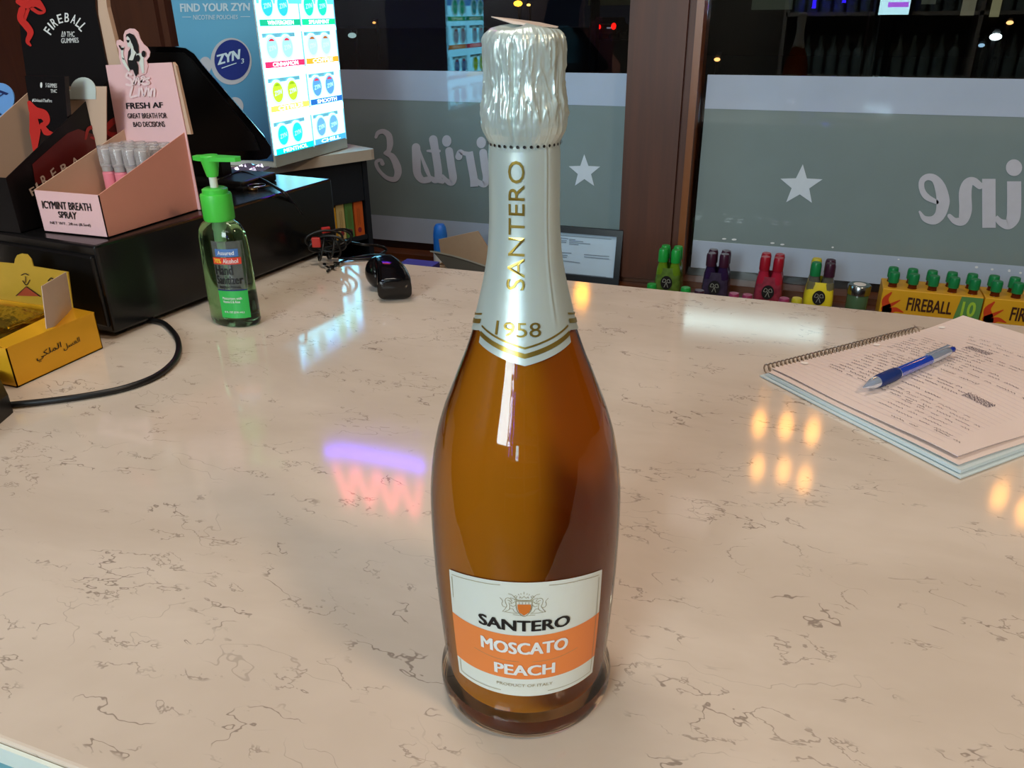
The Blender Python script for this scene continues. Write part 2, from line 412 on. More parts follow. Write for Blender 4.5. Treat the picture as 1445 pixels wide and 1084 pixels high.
ine = join(pstroke(LP_, z2([(215, 765), (270, 840), (370, 855), (440, 790), (470, 650), (440, 500), (380, 405), (300, 385), (240, 430), (240, 520), (290, 600), (400, 660)]), [3, 8, 13, 15, 19, 16, 11, 9, 8, 8, 9, 6]),
           pstroke(LP_, z2([(540, 810), (600, 865), (680, 860), (715, 750), (712, 560), (740, 460), (800, 430), (870, 480)]), [6, 9, 14, 18, 18, 15, 11, 10]),
           pstroke(LP_, z2([(970, 405), (970, 600), (972, 940)]), 19, caps=False),
           pstroke(LP_, z2([(1246, 432), (1246, 700), (1235, 830), (1180, 900), (1100, 880), (1045, 820)]), [20, 20, 19, 15, 10, 6], caps=False),
           pdisc(LP_, *z2([(1245, 283)])[0], 11.5, 11.8),
           pstroke(LP_, z2([(1420, 380), (1480, 700), (1560, 960), (1660, 700), (1700, 480), (1750, 760), (1850, 980), (1950, 650), (1980, 330)]), 15))
part('lettering', ine, LETR, f2, label='mirrored white letters')
fleck = join(*[pdisc(LP_, 1010+random.random()*430, 0, .1, .1) for _ in range(0)]+[pdisc(LP_, x, y, rx, ry) for x, y, rx, ry in ((1022, 337, 3, 1.2), (1036, 338, 3.5, 1.4), (1090, 343, 3, 1.2), (1104, 345, 3, 1.2), (1175, 349, 1.6, 1.2), (1268, 366, 1.5, 1), (1378, 377, 2.4, 1.6), (1400, 380, 2, 1.5), (1424, 382, 2, 2), (1440, 385, 2, 1.5))])
part('scuff', fleck, mat('film_scuff', (215, 220, 222), .6), f2)['kind'] = 'stuff'
# the low sill that carries the miniatures
SILL = float(onY(1248, 381, 1.40)[2])-.108
struct('trim_6', box(-1.2, 2.2, 1.10, 1.5, SILL-.03, SILL, .003), WOODL, label='low wooden sill under the windows')
struct('trim_7', box(-1.2, 2.2, 1.12, 1.15, FLOOR, SILL-.03), WOODL)

# ---------------------------------------------------------------- counter
t = thing('counter', 'pale quartz counter with thin grey-brown veins under the bottle', 'counter', (0, .27, FLOOR))
part('countertop', box(-1.70, 1.9, -.127, .676, -.020, 0, .0025, 3), quartz(), t)
part('cabinet_body', box(-1.66, 1.86, -.08, .64, FLOOR, -.020), WOOD, t)
part('edge_band', box(-1.70, 1.9, -.1295, -.1275, -.014, -.002), mat('edge_white', (226, 236, 228), .35), t, label='white edge band')
part('front_panel', box(-1.70, 1.9, -.1290, -.1272, -.30, -.0145), mat('pale_blue_laminate', (120, 176, 186), .4, var=.12, scale=90), t, label='pale blue front panel')
BLUEP = mat('pale_blue_laminate', (120, 168, 176), .35, var=.12, scale=90)
0 and struct('trim_8', box(-1.5, -.12, -.60, -.131, -.13, -.10, .004), BLUEP, label='pale blue lower ledge beyond the near counter edge')

# ================================================================ THE BOTTLE
RAW = [(.0, .0405), (.0015, .0425), (.005, .0443), (.0095, .0447), (.0135, .0441), (.017, .0428), (.021, .0417), (.0308, .0423), (.0542, .0437), (.0764, .0447), (.1014, .0451), (.1173, .0448), (.1324, .0434), (.1469, .0408), (.1608, .0368), (.1709, .0329), (.1808, .0291), (.1874, .0264), (.1938, .0241), (.2002, .0220), (.2066, .0203), (.219, .0173), (.2265, .0158), (.2341, .0147), (.2487, .0138), (.2628, .0137), (.274, .0136)]
_z = [a for a, b in RAW]; _r = [b for a, b in RAW]
def _pchip(x, X, Y):
    X = np.array(X); Y = np.array(Y); h = np.diff(X); d = np.diff(Y)/h; m = np.zeros(len(X))
    for i in range(1, len(X)-1):
        if d[i-1]*d[i] > 0: m[i] = (h[i-1]+h[i])/(h[i-1]/d[i-1]+h[i]/d[i])
    m[0], m[-1] = d[0], d[-1]
    x = min(max(x, X[0]), X[-1]); i = min(np.searchsorted(X, x, side='right')-1, len(X)-2); t = (x-X[i])/h[i]
    return (2*t**3-3*t*t+1)*Y[i]+(t**3-2*t*t+t)*h[i]*m[i]+(-2*t**3+3*t*t)*Y[i+1]+(t**3-t*t)*h[i]*m[i+1]
def rad(z): return float(_pchip(z, _z, _r))
FAZ = math.atan2(CC[1], CC[0])           # the label faces the customer's side
def S(a, z, off=0.):
    r = rad(z)+off; A = FAZ+math.radians(a); return np.array([r*math.cos(A), r*math.sin(A), z])
bot = thing('wine_bottle', 'tall clear bottle of amber peach sparkling wine with silver foil neck, centre of the counter', 'bottle', (0, 0, 0))
zs = [0, .0008, .0015, .003, .005, .007, .0095, .0115, .0135, .015, .017, .019, .021, .025]+list(np.linspace(.03, .274, 62))
outer = [(.001, .004), (.02, .0035), (.032, .0015), (.037, 0.)]+[(rad(z), z) for z in zs]+[(.0132, .29), (.0132, .300), (.0095, .3002)]
GLB = mat('bottle_glass', (236, 216, 186), 0.01, trans=1., ior=1.5, var=0.)
def thin_glass(name, tint):
    m, N, L, b = _new(name); N.remove(b)
    tr = N.new('ShaderNodeBsdfTransparent'); tr.inputs[0].default_value = (*tint, 1)
    g = N.new('ShaderNodeBsdfGlossy'); g.inputs['Roughness'].default_value = .02
    fr = N.new('ShaderNodeFresnel'); fr.inputs[0].default_value = 1.52
    nz = N.new('ShaderNodeTexNoise'); nz.inputs['Scale'].default_value = 30; bp = N.new('ShaderNodeBump'); bp.inputs['Strength'].default_value = .02
    L.new(nz.outputs['Fac'], bp.inputs['Height']); L.new(bp.outputs[0], g.inputs['Normal'])
    mx = N.new('ShaderNodeMixShader'); L.new(fr.outputs[0], mx.inputs[0]); L.new(tr.outputs[0], mx.inputs[1]); L.new(g.outputs[0], mx.inputs[2])
    L.new(mx.outputs[0], N['Material Output'].inputs[0]); return m
THIN = thin_glass('bottle_wall_glass', (.93, .91, .86))
o1 = [q for q in outer if q[1] >= .0135 and q[0] > .005]
part('glass_body', lathe(o1, n=96, cap=False), THIN, bot, smooth=50)
o2 = [q for q in outer[:4]]+[(rad(z), z) for z in zs if z <= .0135]+[(.0405, .0148), (.034, .0128), (.018, .0150), (.001, .0160)]
part('foot', lathe(o2, n=96), GLB, bot, smooth=50, label='thick clear glass foot ring')
WT = .0011
wz = [.0152, .017, .020, .025]+list(np.linspace(.03, .245, 54))
win = [(.001, .0175), (.018, .0165), (.034, .0150)]+[(rad(max(z, .021))-WT-(.0025 if z < .014 else (.0008 if z < .018 else 0)), z) for z in wz]+[(.001, .2455)]
part('wine', lathe(win, n=80), wine_mat(), bot, smooth=60, label='cloudy amber wine filling')
# ---- foil capsule
FO = .0005
def zedge(a):
    a = (a+180) % 360-180
    b = (a+60) % 120-60
    return .1918+abs(b)/60*.0062 if abs(a) <= 56 else .1950+(1-abs(abs(b)-60)/60)*.002*0+abs(b)/60*.007
fprof = [(.274, .0136), (.2765, .0137), (.2785, .0146), (.2803, .0156), (.283, .0163), (.2862, .0163), (.2894, .0160), (.292, .0155), (.2945, .0151), (.2975, .0148), (.2995, .0148), (.302, .0149), (.3045, .0151), (.3068, .0153), (.3089, .0154), (.3105, .01535), (.312, .0152), (.3135, .0148), (.3148, .0141), (.3158, .0131), (.3166, .0118), (.3172, .0085), (.3174, .004), (.3175, .0002)]
NA = 300
from mathutils import noise as mno
def fold(a, z):
    q = math.radians(a); c, d = math.cos(q), math.sin(q)
    n1 = mno.noise(Vector((c*5.2, d*5.2, z*70))); n2 = mno.noise(Vector((c*9+3, d*9, z*130))); n3 = mno.noise(Vector((c*17+7, d*17, z*420)))
    rid = (1-min(1, abs(mno.noise(Vector((c*6.3+11, d*6.3, z*70))))*6))**2
    am = np.interp(z, [.276, .279, .2815, .2845, .2865, .292, .300, .309, .3135, .3165, .3175], [.0, .25, .35, .15, .8, 1.0, .85, .6, .8, .5, 0])
    deep = -.0013*math.exp(-((a+15)/3.2)**2)*np.interp(z, [.276, .281, .287, .31, .314], [0, .6, 1, .9, 0])
    ridge = (.0008*math.exp(-((a+21)/2.6)**2)+.0008*math.exp(-((a-44)/3.2)**2)*np.interp(z, [.286, .29], [0, 1])+.0006*math.exp(-((a-14+(z-.29)*500)/2.6)**2)*np.interp(z, [.284, .286, .296, .299], [0, 1, 1, 0])+.0005*math.exp(-((a+2)/2.4)**2)*np.interp(z, [.284, .286, .293, .296], [0, 1, 1, 0]))*np.interp(z, [.282, .286, .308, .313], [0, 1, 1, 0])
    low = .00035*math.exp(-((a-36)/2.2)**2)*np.interp(z, [.205, .212, .274, .277], [0, 1, 1, 0])-.00018*math.exp(-((a-40)/2.0)**2)*np.interp(z, [.205, .212, .274, .277], [0, 1, 1, 0])+.00010*mno.noise(Vector((c*2, d*2, z*40)))
    return am*(.0013*n1+.0006*n2+.00022*n3+.0006*rid)+deep+ridge+low
V, F = [], []
rows = []
_fz = [q[0] for q in fprof]
_n = []
for k in range(len(fprof)-1):
    (z0_, r0_), (z1_, r1_) = fprof[k], fprof[k+1]
    m_ = 4 if k < 18 else 2
    for j in range(m_): _n.append((z0_+(z1_-z0_)*j/m_, r0_+(r1_-r0_)*j/m_))
fprof = _n+[fprof[-1]]
for i in range(NA):
    a = -180+360*i/NA; z0 = zedge(a); colz = [z0+(.274-z0)*k/34 for k in range(34)]
    rows.append([(rad(z)+FO, z) for z in colz]+[(r+FO*.6, z) for z, r in fprof])
nr = len(rows[0])
for j in range(nr):
    for i in range(NA):
        a = -180+360*i/NA; r, z = rows[i][j]; r = max(r+fold(a, z)*(1 if r > .009 else r/.009), .0001)
        zz = z+(.0012*math.sin(3*math.radians(a)+.6)*max(0, 1-r/.016) if z > .3165 else 0)
        A = FAZ+math.radians(a); V.append((r*math.cos(A), r*math.sin(A), zz))
for j in range(nr-1):
    for i in range(NA):
        k = (i+1) % NA; F.append((j*NA+i, j*NA+k, (j+1)*NA+k, (j+1)*NA+i))
F.append(tuple((nr-1)*NA+i for i in range(NA)))
FOIL = mat('silver_foil', (202, 216, 212), .34, metal=.45, var=.02, bump=.05, scale=60, bscale=160)
cap = part('foil_capsule', (V, F), FOIL, bot, smooth=80, label='wrinkled silver-white foil capsule')
GOLD = mat('gold_print', (186, 158, 76), .28, metal=.85, var=.1)
def arcband(a0, a1, f0, f1, off, n=60, mrow=3):
    V, F = [], []
    for i in range(n+1):
        a = a0+(a1-a0)*i/n
        for j in range(mrow+1): V.append(S(a, f0(a)+(f1(a)-f0(a))*j/mrow, off))
    for i in range(n):
        for j in range(mrow):
            p = i*(mrow+1)+j; F.append((p, p+mrow+1, p+mrow+2, p+1))
    return [tuple(v) for v in V], F
gb = []
for a0, a1 in ((-55.5, 55.5), (-175, -60), (60, 175)):
    gb.append(arcband(a0, a1, lambda a: zedge(a)+.0030, lambda a: zedge(a)+.0049, FO+.0004, 70))
    gb.append(arcband(a0, a1, lambda a: zedge(a)+.0066, lambda a: zedge(a)+.0074, FO+.0004, 70))
part('gold_band', join(*gb), GOLD, cap)
def sag(u0, a0, a1, z0, z1): return None
def btxt(s, a0, a1, z0, z1, off, bold=.0): return txt(s, lambda u, v: S(a0+(a1-a0)*u, z0+(z1-z0)*v, off), bold)
part('lettering', join(btxt('1958', -33.5, 17.5, .2030, .2088, FO+.0005, -.008)), GOLD, cap, label='gold 1958')
part('lettering', txt('SANTERO', lambda u, v: S(0-25*v, .2215+(.2713-.2215)*u, FO+.0006), -.008), GOLD, cap, label='gold vertical word SANTERO')
dots = []
for i in range(-18, 19):
    a = i*10.1; dots.append(([tuple(S(a+math.degrees(.0006/.0142)*math.cos(q), .2738+.0006*math.sin(q), .0011)) for q in np.linspace(0, 2*math.pi, 9)[:-1]], [tuple(range(8))]))
dots = [(mapv(d, lambda x, y, z: (x, y, z+.0025))) for d in dots]
part('perforation', join(*dots), INK, cap)
# torn tab on the cap
tp = Plane((0, 0, .3182), (0, 0, 1))
CRu = np.array([math.cos(_th), math.sin(_th), 0.]); CFu = np.array([-math.sin(_th), math.cos(_th), 0.])
tab = [np.array([0, 0, .3180])+CRu*x+CFu*y+np.array([0, 0, z]) for x, y, z in ((-.0120, .002, .0024), (-.003, .0065, .0014), (.006, .006, .0002), (.0128, .002, -.0012), (.0122, -.002, -.0014), (.004, -.005, -.0006), (-.004, -.003, .0000))]
part('torn_tab', prism(tab, (0, 0, .0003)), mat('foil_paper', (190, 172, 160), .5), cap)
# ---- front label
def ztop(a): return .0984-.0056*(abs(a)/50)**2.2
def amax(z): return 50
LB = .0003
LBL = mat('label_paper', (214, 216, 206), .55, var=.02, bump=.03)
def lband(z0, z1, off, a0=-50, a1=50): return arcband(a0, a1, z0, z1, off, 50, 8)
lab = part('front_label', join(lband(lambda a: .0290, ztop, LB)), LBL, bot, smooth=True)
ORNG = mat('orange_ink', (228, 128, 62), .5, var=.02)
part('orange_band', lband(lambda a: .0404, lambda a: .0680, LB+.0001), ORNG, lab, smooth=True)
part('lettering', btxt('SANTERO', -28.2, 26.3, .0708, .0772, LB+.0003, .045), INK, lab, label='black word SANTERO')
part('lettering', join(btxt('MOSCATO', -27.6, 25.8, .0566, .0640, LB+.0003, .05), btxt('PEACH', -19.6, 18.1, .0430, .0498, LB+.0003, .05)), WHITE, lab, label='white words MOSCATO and PEACH')
GREY = mat('khaki_ink', (150, 138, 104), .5)
part('lettering', btxt('PRODUCT OF ITALY', -18.5, 17, .0354, .0372, LB+.0003), GREY, lab, label='small line PRODUCT OF ITALY')
# fine border lines
def ln(P, w=.0003, off=LB+.0002): return mapv(stroke2(P, [w/.045*57.3 if False else w]*len(P), 4, False), lambda x, z: S(x/.0448*57.3, z, off))
dx = .0448/57.3
bl = [ln([(-47.5*dx, .090), (-47.5*dx, .083), (-47.5*dx, .078)]), ln([(-47.5*dx, .0912), (-32*dx, .0942), (-14*dx, .0962)]), ln([(47*dx, .0912), (32*dx, .0942), (13*dx, .0962)]), ln([(47*dx, .090), (47*dx, .06), (47*dx, .032)]),
      ln([(-47*dx, .040), (-47*dx, .036), (-47*dx, .0318)]), ln([(-47*dx, .0316), (-30*dx, .0316), (-16*dx, .0316)]), ln([(47*dx, .0316), (30*dx, .0316), (14*dx, .0316)]),
      ln([(-33*dx, .0540), (-18*dx, .0522), (-4*dx, .0518)], .0002), ln([(33*dx, .0540), (18*dx, .0522), (4*dx, .0518)], .0002)]
part('border_line', join(*bl), GREY, lab)['kind'] = 'stuff'
# crest: shield, crown, two lions, drawn about its centre
def cr(P, w=.00024): return mapv(stroke2([((x-650)/42500., (415-y)/35250.) for x, y in P], w, 4, False), lambda x, z: S(x/.0448*57.3-.9, .08655+z, LB+.0002))
shield = [cr([(500, 360), (505, 480), (540, 580), (650, 660), (755, 580), (795, 480), (800, 360)], .0004), cr([(500, 360), (650, 360), (800, 360)], .0004), cr([(470, 335), (650, 340), (830, 335)], .0004)]
half = [[(200, 325), (250, 380), (235, 440), (260, 490), (310, 500)], [(430, 370), (400, 320), (340, 310), (300, 350), (310, 420), (330, 470), (290, 540), (250, 585)],
        [(370, 400), (385, 470), (370, 540), (300, 580)], [(390, 420), (440, 400), (490, 360)], [(400, 450), (450, 470), (500, 430)], [(380, 520), (440, 520), (470, 570), (520, 590)],
        [(340, 350), (380, 360), (420, 400)], [(240, 590), (400, 600), (540, 610)], [(360, 225), (430, 240), (480, 290), (530, 330)], [(400, 300), (440, 310), (500, 330)], [(500, 245), (470, 280), (510, 290), (520, 250)],
        [(440, 635), (520, 640), (600, 645)], [(545, 215), (560, 240)], [(590, 200), (600, 225)], [(570, 300), (575, 265), (610, 295), (650, 255)], [(560, 375), (562, 415)], [(620, 375), (622, 415)]]
lines = []
for h_ in half:
    lines.append(cr(h_)); lines.append(cr([(1300-x, y) for x, y in h_]))
lines.append(cr([(650, 170), (650, 215)]))
part('crest', join(*(shield+lines)), GREY, lab, label='thin-line crest of two lions and a crown')
sh = [(530, 420), (775, 420), (778, 500), (740, 580), (650, 640), (560, 580), (530, 500)]
part('crest_shield', ([tuple(S(((x-650)/42500.)/.0448*57.3-.9, .08655+(415-y)/35250., LB+.0003)) for x, y in sh], [tuple(range(7))]), mat('shield_orange', (206, 112, 40), .5), lab)
# back label
part('back_label', arcband(148, 212, lambda a: .035, lambda a: .105, .0003, 24, 6), LBL, bot, smooth=True)

# ================================================================ CASH DRAWER
dr = thing('cash_drawer', 'black metal cash drawer at left carrying the pink and black display boxes', 'cash drawer', (-.78, .5, 0))
DRZ = .105
DM = mat('drawer_black', (15, 15, 16), .22, bump=.03, scale=90)
ra = math.radians(-5.2)
part('body', xf(box(-.40, 0, 0, .405, .006, DRZ, .003), (-.588, .312, 0), ra), DM, dr)
part('front_panel', xf(box(-.40, -.004, -.004, .002, .014, .094, .002), (-.588, .312, 0), ra), DM, dr)
for i, (x, y) in enumerate(((-.02, .02), (-.38, .02), (-.02, .38), (-.38, .38))):
    part('foot', xf(lathe([(.009, 0), (.009, .007)], (x, y, 0), 12), (-.588, .312, 0), ra), BLACK, dr)

# ================================================================ PINK BREATH SPRAY DISPLAY
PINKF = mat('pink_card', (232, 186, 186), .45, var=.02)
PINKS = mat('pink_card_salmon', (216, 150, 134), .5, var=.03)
TAN = mat('card_inner', (200, 168, 144), .75, var=.03)
bx0, bx1, by0, by1 = -.690, -.598, .341, .484
pk = thing('spray_display_box', 'pink open card display box of breath sprays on the black cash drawer', 'display box', (-.644, .41, DRZ))
zb = DRZ+.0006
part('front_panel', box(bx0, bx1, by0, by0+.001, zb, .1515), PINKF, pk)
def sidep(X, th): return prism([(X, by0, zb), (X, by1, zb), (X, by1, .1975), (X, by0, .1515)], (th, 0, 0))
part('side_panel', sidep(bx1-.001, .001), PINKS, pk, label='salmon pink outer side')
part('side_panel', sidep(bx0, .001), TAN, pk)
part('bottom_panel', box(bx0, bx1, by0, by1, zb, zb+.001), TAN, pk)
HP = Plane((0, by1, 0), (0, -1, 0))
hd = part('header_card', prism([HP(149, 92), HP(242, 88), HP(262, 186), HP(283, 296), HP(185, 300)], (0, .0012, 0)), PINKF, pk)
part('header_return', prism([HP(242, 88, -.002), HP(246, 93, -.002), HP(268, 190, -.002), HP(262, 190, -.002)], (0, .004, 0)), TAN, pk)
part('lettering', join(ptxt(HP, 'FRESH AF', [(179, 154), (231, 152), (230, 144), (178, 145)], .05),
                      ptxt(HP, 'GREAT BREATH FOR', [(181, 167), (237, 167), (235, 159), (180, 160)], .03),
                      ptxt(HP, 'BAD DECISIONS', [(189, 179), (234, 179), (232, 171), (188, 172)], .03)), INK, hd)
FP = Plane((0, by0, 0), (0, -1, 0))
part('lettering', join(ptxt(FP, 'ICYMINT BREATH', [(61, 294), (130, 298), (128, 287), (59, 283)], .035),
                      ptxt(FP, 'SPRAY', [(84, 307), (109, 310), (108, 299), (82, 298)], .035),
                      ptxt(FP, 'NET WT. .2fl.oz (8.5ml)', [(72, 317), (129, 321), (128, 316), (71, 312)], .01)), INK, bpy.data.objects['front_panel.001'])
# die-cut lady and script logo on the header
def z3(P): return [(150+x/10.84, 30+y/10.84) for x, y in P]
out_ = z3([(240, 670), (205, 540), (200, 440), (165, 350), (170, 295), (215, 280), (280, 325), (275, 210), (300, 145), (370, 110), (440, 115), (500, 170), (530, 270), (580, 350), (640, 400), (680, 470), (670, 540), (625, 600), (650, 680), (620, 800), (480, 860), (370, 780)])
fig = part('cutout_figure', prism([HP(x, y, .0012) for x, y in out_], (0, .0008, 0)), PINKF, pk, label='die-cut card figure of a woman with glass and dumbbell')
skin = mat('print_pale', (214, 216, 206), .5)
part('print_pale', join(ppoly(HP, z3([(335, 215), (385, 235), (400, 330), (380, 400), (350, 385), (338, 300)]), .0018),
     ppoly(HP, z3([(400, 330), (430, 350), (440, 430), (480, 480), (470, 560), (400, 610), (360, 590), (370, 480)]), .0018),
     ppoly(HP, z3([(240, 400), (300, 385), (290, 430), (280, 500), (300, 580), (330, 640), (385, 745), (370, 770), (300, 680), (260, 600), (250, 500)]), .0018),
     ppoly(HP, z3([(480, 480), (560, 490), (590, 540), (590, 690), (600, 780), (570, 800), (540, 700), (510, 620), (470, 560)]), .0018)), skin, fig)
part('print_black', join(ppoly(HP, z3([(320, 245), (330, 200), (380, 180), (440, 205), (480, 270), (515, 370), (520, 480), (500, 500), (455, 440), (420, 350), (380, 260), (350, 225)]), .0024),
     ppoly(HP, z3([(330, 285), (385, 285), (370, 325), (350, 325)]), .0026),
     ppoly(HP, z3([(400, 405), (360, 460), (345, 600), (350, 650), (385, 740), (430, 740), (470, 840), (510, 800), (510, 680), (470, 590), (480, 480), (455, 520), (430, 600), (365, 590), (400, 500)]), .0022),
     pdisc(HP, *z3([(508, 565)])[0], 2.9, 4.8, .0026, 14), pdisc(HP, *z3([(598, 497)])[0], 3., 4.6, .0026, 14),
     ppoly(HP, z3([(215, 365), (235, 365), (250, 400), (300, 405), (285, 440), (255, 440), (225, 395)]), .0024), ppoly(HP, z3([(265, 550), (310, 580), (285, 585)]), .0024)), INK, fig)
scr = mat('script_pink', (236, 206, 206), .5)
part('lettering', join(*[pstroke(HP, P, 3.2, .0014) for P in ([(187, 105), (182, 103), (180, 108), (187, 113), (187, 120), (180, 119)], [(193, 102), (190, 119), (196, 110), (198, 119)], [(201, 115), (206, 111), (203, 108), (201, 116), (206, 119)], [(212, 110), (208, 112), (212, 117), (207, 119)],
     [(188, 122), (185, 136), (194, 135)], [(198, 125), (197, 135)], [(201, 125), (204, 135), (208, 124)], [(211, 125), (211, 135)], [(214, 135), (215, 127), (219, 126), (219, 135)])]), scr, hd, label='pale pink script logo')
# breath sprays inside
SPK = mat('spray_pink', (226, 130, 144), .3, var=.04); CLR = mat('clear_plastic', (240, 236, 236), .10, trans=.8, ior=1.25, var=.02)
sx, sy = bx0+.021, by0+.088
spz = zb+.0012
sg = 'breath sprays in the pink display box'
def spray(loc, label):
    r = thing('breath_spray', label, 'spray bottle', (0, 0, 0), sg)
    part('vial', lathe([(.0070, 0), (.0078, .001), (.0078, .050), (.006, .052)], n=20), SPK, r, smooth=40)
    part('collar', lathe([(.0072, .052), (.0072, .060), (.005, .0605)], n=20), mat('spray_collar', (190, 188, 184), .25, metal=.4), r, smooth=40)
    part('nozzle', join(lathe([(.0035, .0605), (.0035, .070), (.0042, .0705), (.0042, .076)], n=14), box(-.0008, .0008, -.0047, -.0038, .0725, .0741)), mat('nozzle_white', (205, 205, 205), .4), r, smooth=40)
    part('clear_cap', lathe([(.0082, .0575), (.0082, .0795), (.0072, .0808), (.0066, .0800), (.0072, .0788), (.0074, .0575)], n=20, cap=False), CLR, r, smooth=40)
    r.location = loc; return r
sp0 = None
for j in range(3):
    for i in range(4):
        loc = (sx+i*.0182, sy+j*.0178, spz)
        row = ('front row', 'middle row', 'back row')[j]
        colm = ('leftmost', 'second from left', 'third from left', 'rightmost')[i]
        lb = 'pink breath spray with clear cap, %s in the box\'s %s' % (colm, row)
        if j*4+i == 0: sp0 = spray(loc, lb)
        else: dup(sp0, loc, lb, sg)

# ================================================================ BLACK GUMMIES DISPLAY
fx = -.709; fyb = .328; fyk = .50
BCARD = mat('black_card', (12, 10, 12), .4, var=.1, spec=.3)
REDP = mat('dragon_red', (196, 40, 34), .45, var=.12, scale=40)
DRED = mat('dark_red_print', (92, 18, 16), .4, var=.5, scale=25)
fb = thing('gummies_display_box', 'black and red open card display box behind the pink one, on the cash drawer', 'display box', (-.77, .41, DRZ))
part('front_panel', box(fx-.105, fx, fyb-.001, fyb, zb, .166), BCARD, fb)
side = part('side_panel', prism([(fx, fyb, zb), (fx, fyk, zb), (fx, fyk, .256), (fx, fyb, .166)], (-.001, 0, 0)), BCARD, fb)
part('side_panel', prism([(fx-.105, fyb, zb), (fx-.105, fyk, zb), (fx-.105, fyk, .256), (fx-.105, fyb, .166)], (.001, 0, 0)), TAN, fb)
part('bottom_panel', box(fx-.105, fx, fyb, fyk, zb, zb+.001), BCARD, fb)
SP_ = Plane((fx, 0, 0), (1, 0, 0))
part('flame_print', join(ppoly(SP_, [(45, 232), (75, 205), (95, 188), (110, 182), (132, 190), (150, 175), (160, 165), (170, 180), (170, 200), (130, 220), (80, 248), (50, 262)], .0003)), DRED, side)
part('dragon_print', join(pstroke(SP_, [(120, 196), (124, 182), (134, 180), (143, 186), (138, 196), (128, 194)], [3, 5, 6, 7, 5, 3], .0006), pstroke(SP_, [(140, 188), (150, 180), (158, 172), (166, 168)], [4, 8, 9, 5], .0006), pstroke(SP_, [(148, 184), (156, 190), (166, 188)], [4, 7, 5], .0006)), mat('dragon_dark', (150, 30, 30), .45), side)
CREAM = mat('cream_ink', (204, 178, 160), .5)
part('lettering', join(*[ptxt(SP_, ch, q, .03, .0006) for ch, q in (('F', [(45, 277), (52, 273), (47, 263), (40, 267)]), ('I', [(53, 271), (56, 268), (51, 257), (49, 260)]), ('R', [(61, 264), (69, 258), (62, 245), (56, 250)]), ('E', [(75, 254), (82, 248), (75, 236), (70, 241)]), ('B', [(88, 246), (97, 240), (91, 229), (84, 234)]), ('A', [(103, 236), (112, 230), (107, 220), (100, 225)]))]), CREAM, side)
BP = Plane((0, fyk, 0), (0, -1, 0))
fh = part('header_card', prism([BP(20, -60), BP(131, -60), BP(134, 10), BP(148, 80), BP(160, 125), BP(150, 190), BP(55, 230), BP(30, 60)], (0, .0012, 0)), BCARD, fb)
part('header_return', prism([BP(132, -60, -.003), BP(142, -50, -.003), BP(148, 10, -.003), BP(158, 50, -.003), BP(168, 92, -.003), BP(160, 125, -.003), BP(150, 90, -.003), BP(136, 20, -.003)], (0, .006, 0)), TAN, fb)
part('dragon_print', join(pstroke(BP, [(27, 2), (38, 6), (50, 3), (58, 8), (64, 16), (56, 18), (46, 12)], [8, 12, 14, 9, 3, 5, 5]), pstroke(BP, [(32, 14), (30, 26), (38, 36), (44, 46), (40, 58), (44, 64)], [10, 9, 10, 9, 6, 3]), pstroke(BP, [(36, 4), (44, -6), (52, -14), (60, -20)], [6, 5, 5, 3]), pstroke(BP, [(40, 14), (34, 30)], 5)), REDP, fh)
# arched FIREBALL
arc = []
for k, ch in enumerate('FIREBALL'):
    w_ = {'I': 2.2}.get(ch, 6.4); ang = math.radians([-64, -51, -38, -19, 1, 21, 39, 54][k]); R_ = 34
    cx, cy = 94.5+R_*math.sin(ang)*.84, 58-R_*math.cos(ang)*.98
    u_ = np.array([math.cos(ang*.85), math.sin(ang*.85)]); v_ = np.array([math.sin(ang*.85), -math.cos(ang*.85)])
    q = [np.array([cx, cy])+u_*a*w_/2+v_*b*6.5 for a, b in ((-1, -1), (1, -1), (1, 1), (-1, 1))]
    arc.append(ptxt(BP, ch, [tuple(p) for p in q], .03))
part('lettering', join(*arc, ptxt(BP, '\u03949 THC', [(87, 52), (106, 52), (106, 44), (87, 44)], .02), ptxt(BP, 'GUMMIES', [(87, 61), (112, 60), (111, 53), (87, 54)], .02)), WHITE, fh)
# pouch, card tab inside
PP = Plane((0, .425, 0), (0, -1, 0))
pc = thing('gummies_pouch', 'black pouch with red dragon print standing in the black display box', 'pouch', (-.745, .43, zb+.002), None)
part('pouch_body', prism([PP(35, 107), PP(91, 108), PP(92, 130), PP(95, 165), PP(96, 275), PP(60, 275), PP(47, 222), PP(43, 160)], (0, .006, 0)), mat('pouch_black', (14, 14, 16), .25, bump=.15, scale=30), pc)
part('dragon_print', join(pstroke(PP, [(42, 145), (50, 158), (62, 162), (66, 172), (56, 180)], [6, 16, 14, 9, 5]), pstroke(PP, [(47, 160), (50, 185), (50, 212)], [10, 16, 6]), pstroke(PP, [(60, 176), (66, 186), (74, 188)], [6, 10, 4])), REDP, pc)
part('lettering', join(ptxt(PP, '5 GUMMIES', [(65, 123), (81, 124), (81, 118), (65, 117)], .02), ptxt(PP, 'THC', [(72, 131), (81, 131), (81, 126), (72, 126)], .02), ptxt(PP, '#UnleashTheFire', [(46, 144), (74, 145), (74, 140), (46, 139)], .02), pdisc(PP, 59, 120, 1.6, 4)), WHITE, pc)
TP = Plane((0, .455, 0), (0, -1, 0))
q = thing('card_insert', 'tan card divider with a pale round tab inside the black display box', 'card', TP(113, 230))
part('divider', prism([TP(90, 122), TP(150, 122), TP(150, 260), TP(98, 260), TP(96, 160)], (0, .001, 0)), TAN, q)
part('round_tab', prism([TP(118+18*math.cos(a), 128+19*math.sin(a), .001) for a in np.linspace(math.pi, 2*math.pi, 14)]+[TP(136, 140, .001), TP(92, 140, .001), TP(92, 122, .001)], (0, .0008, 0)), mat('tab_white', (196, 204, 198), .5), q)
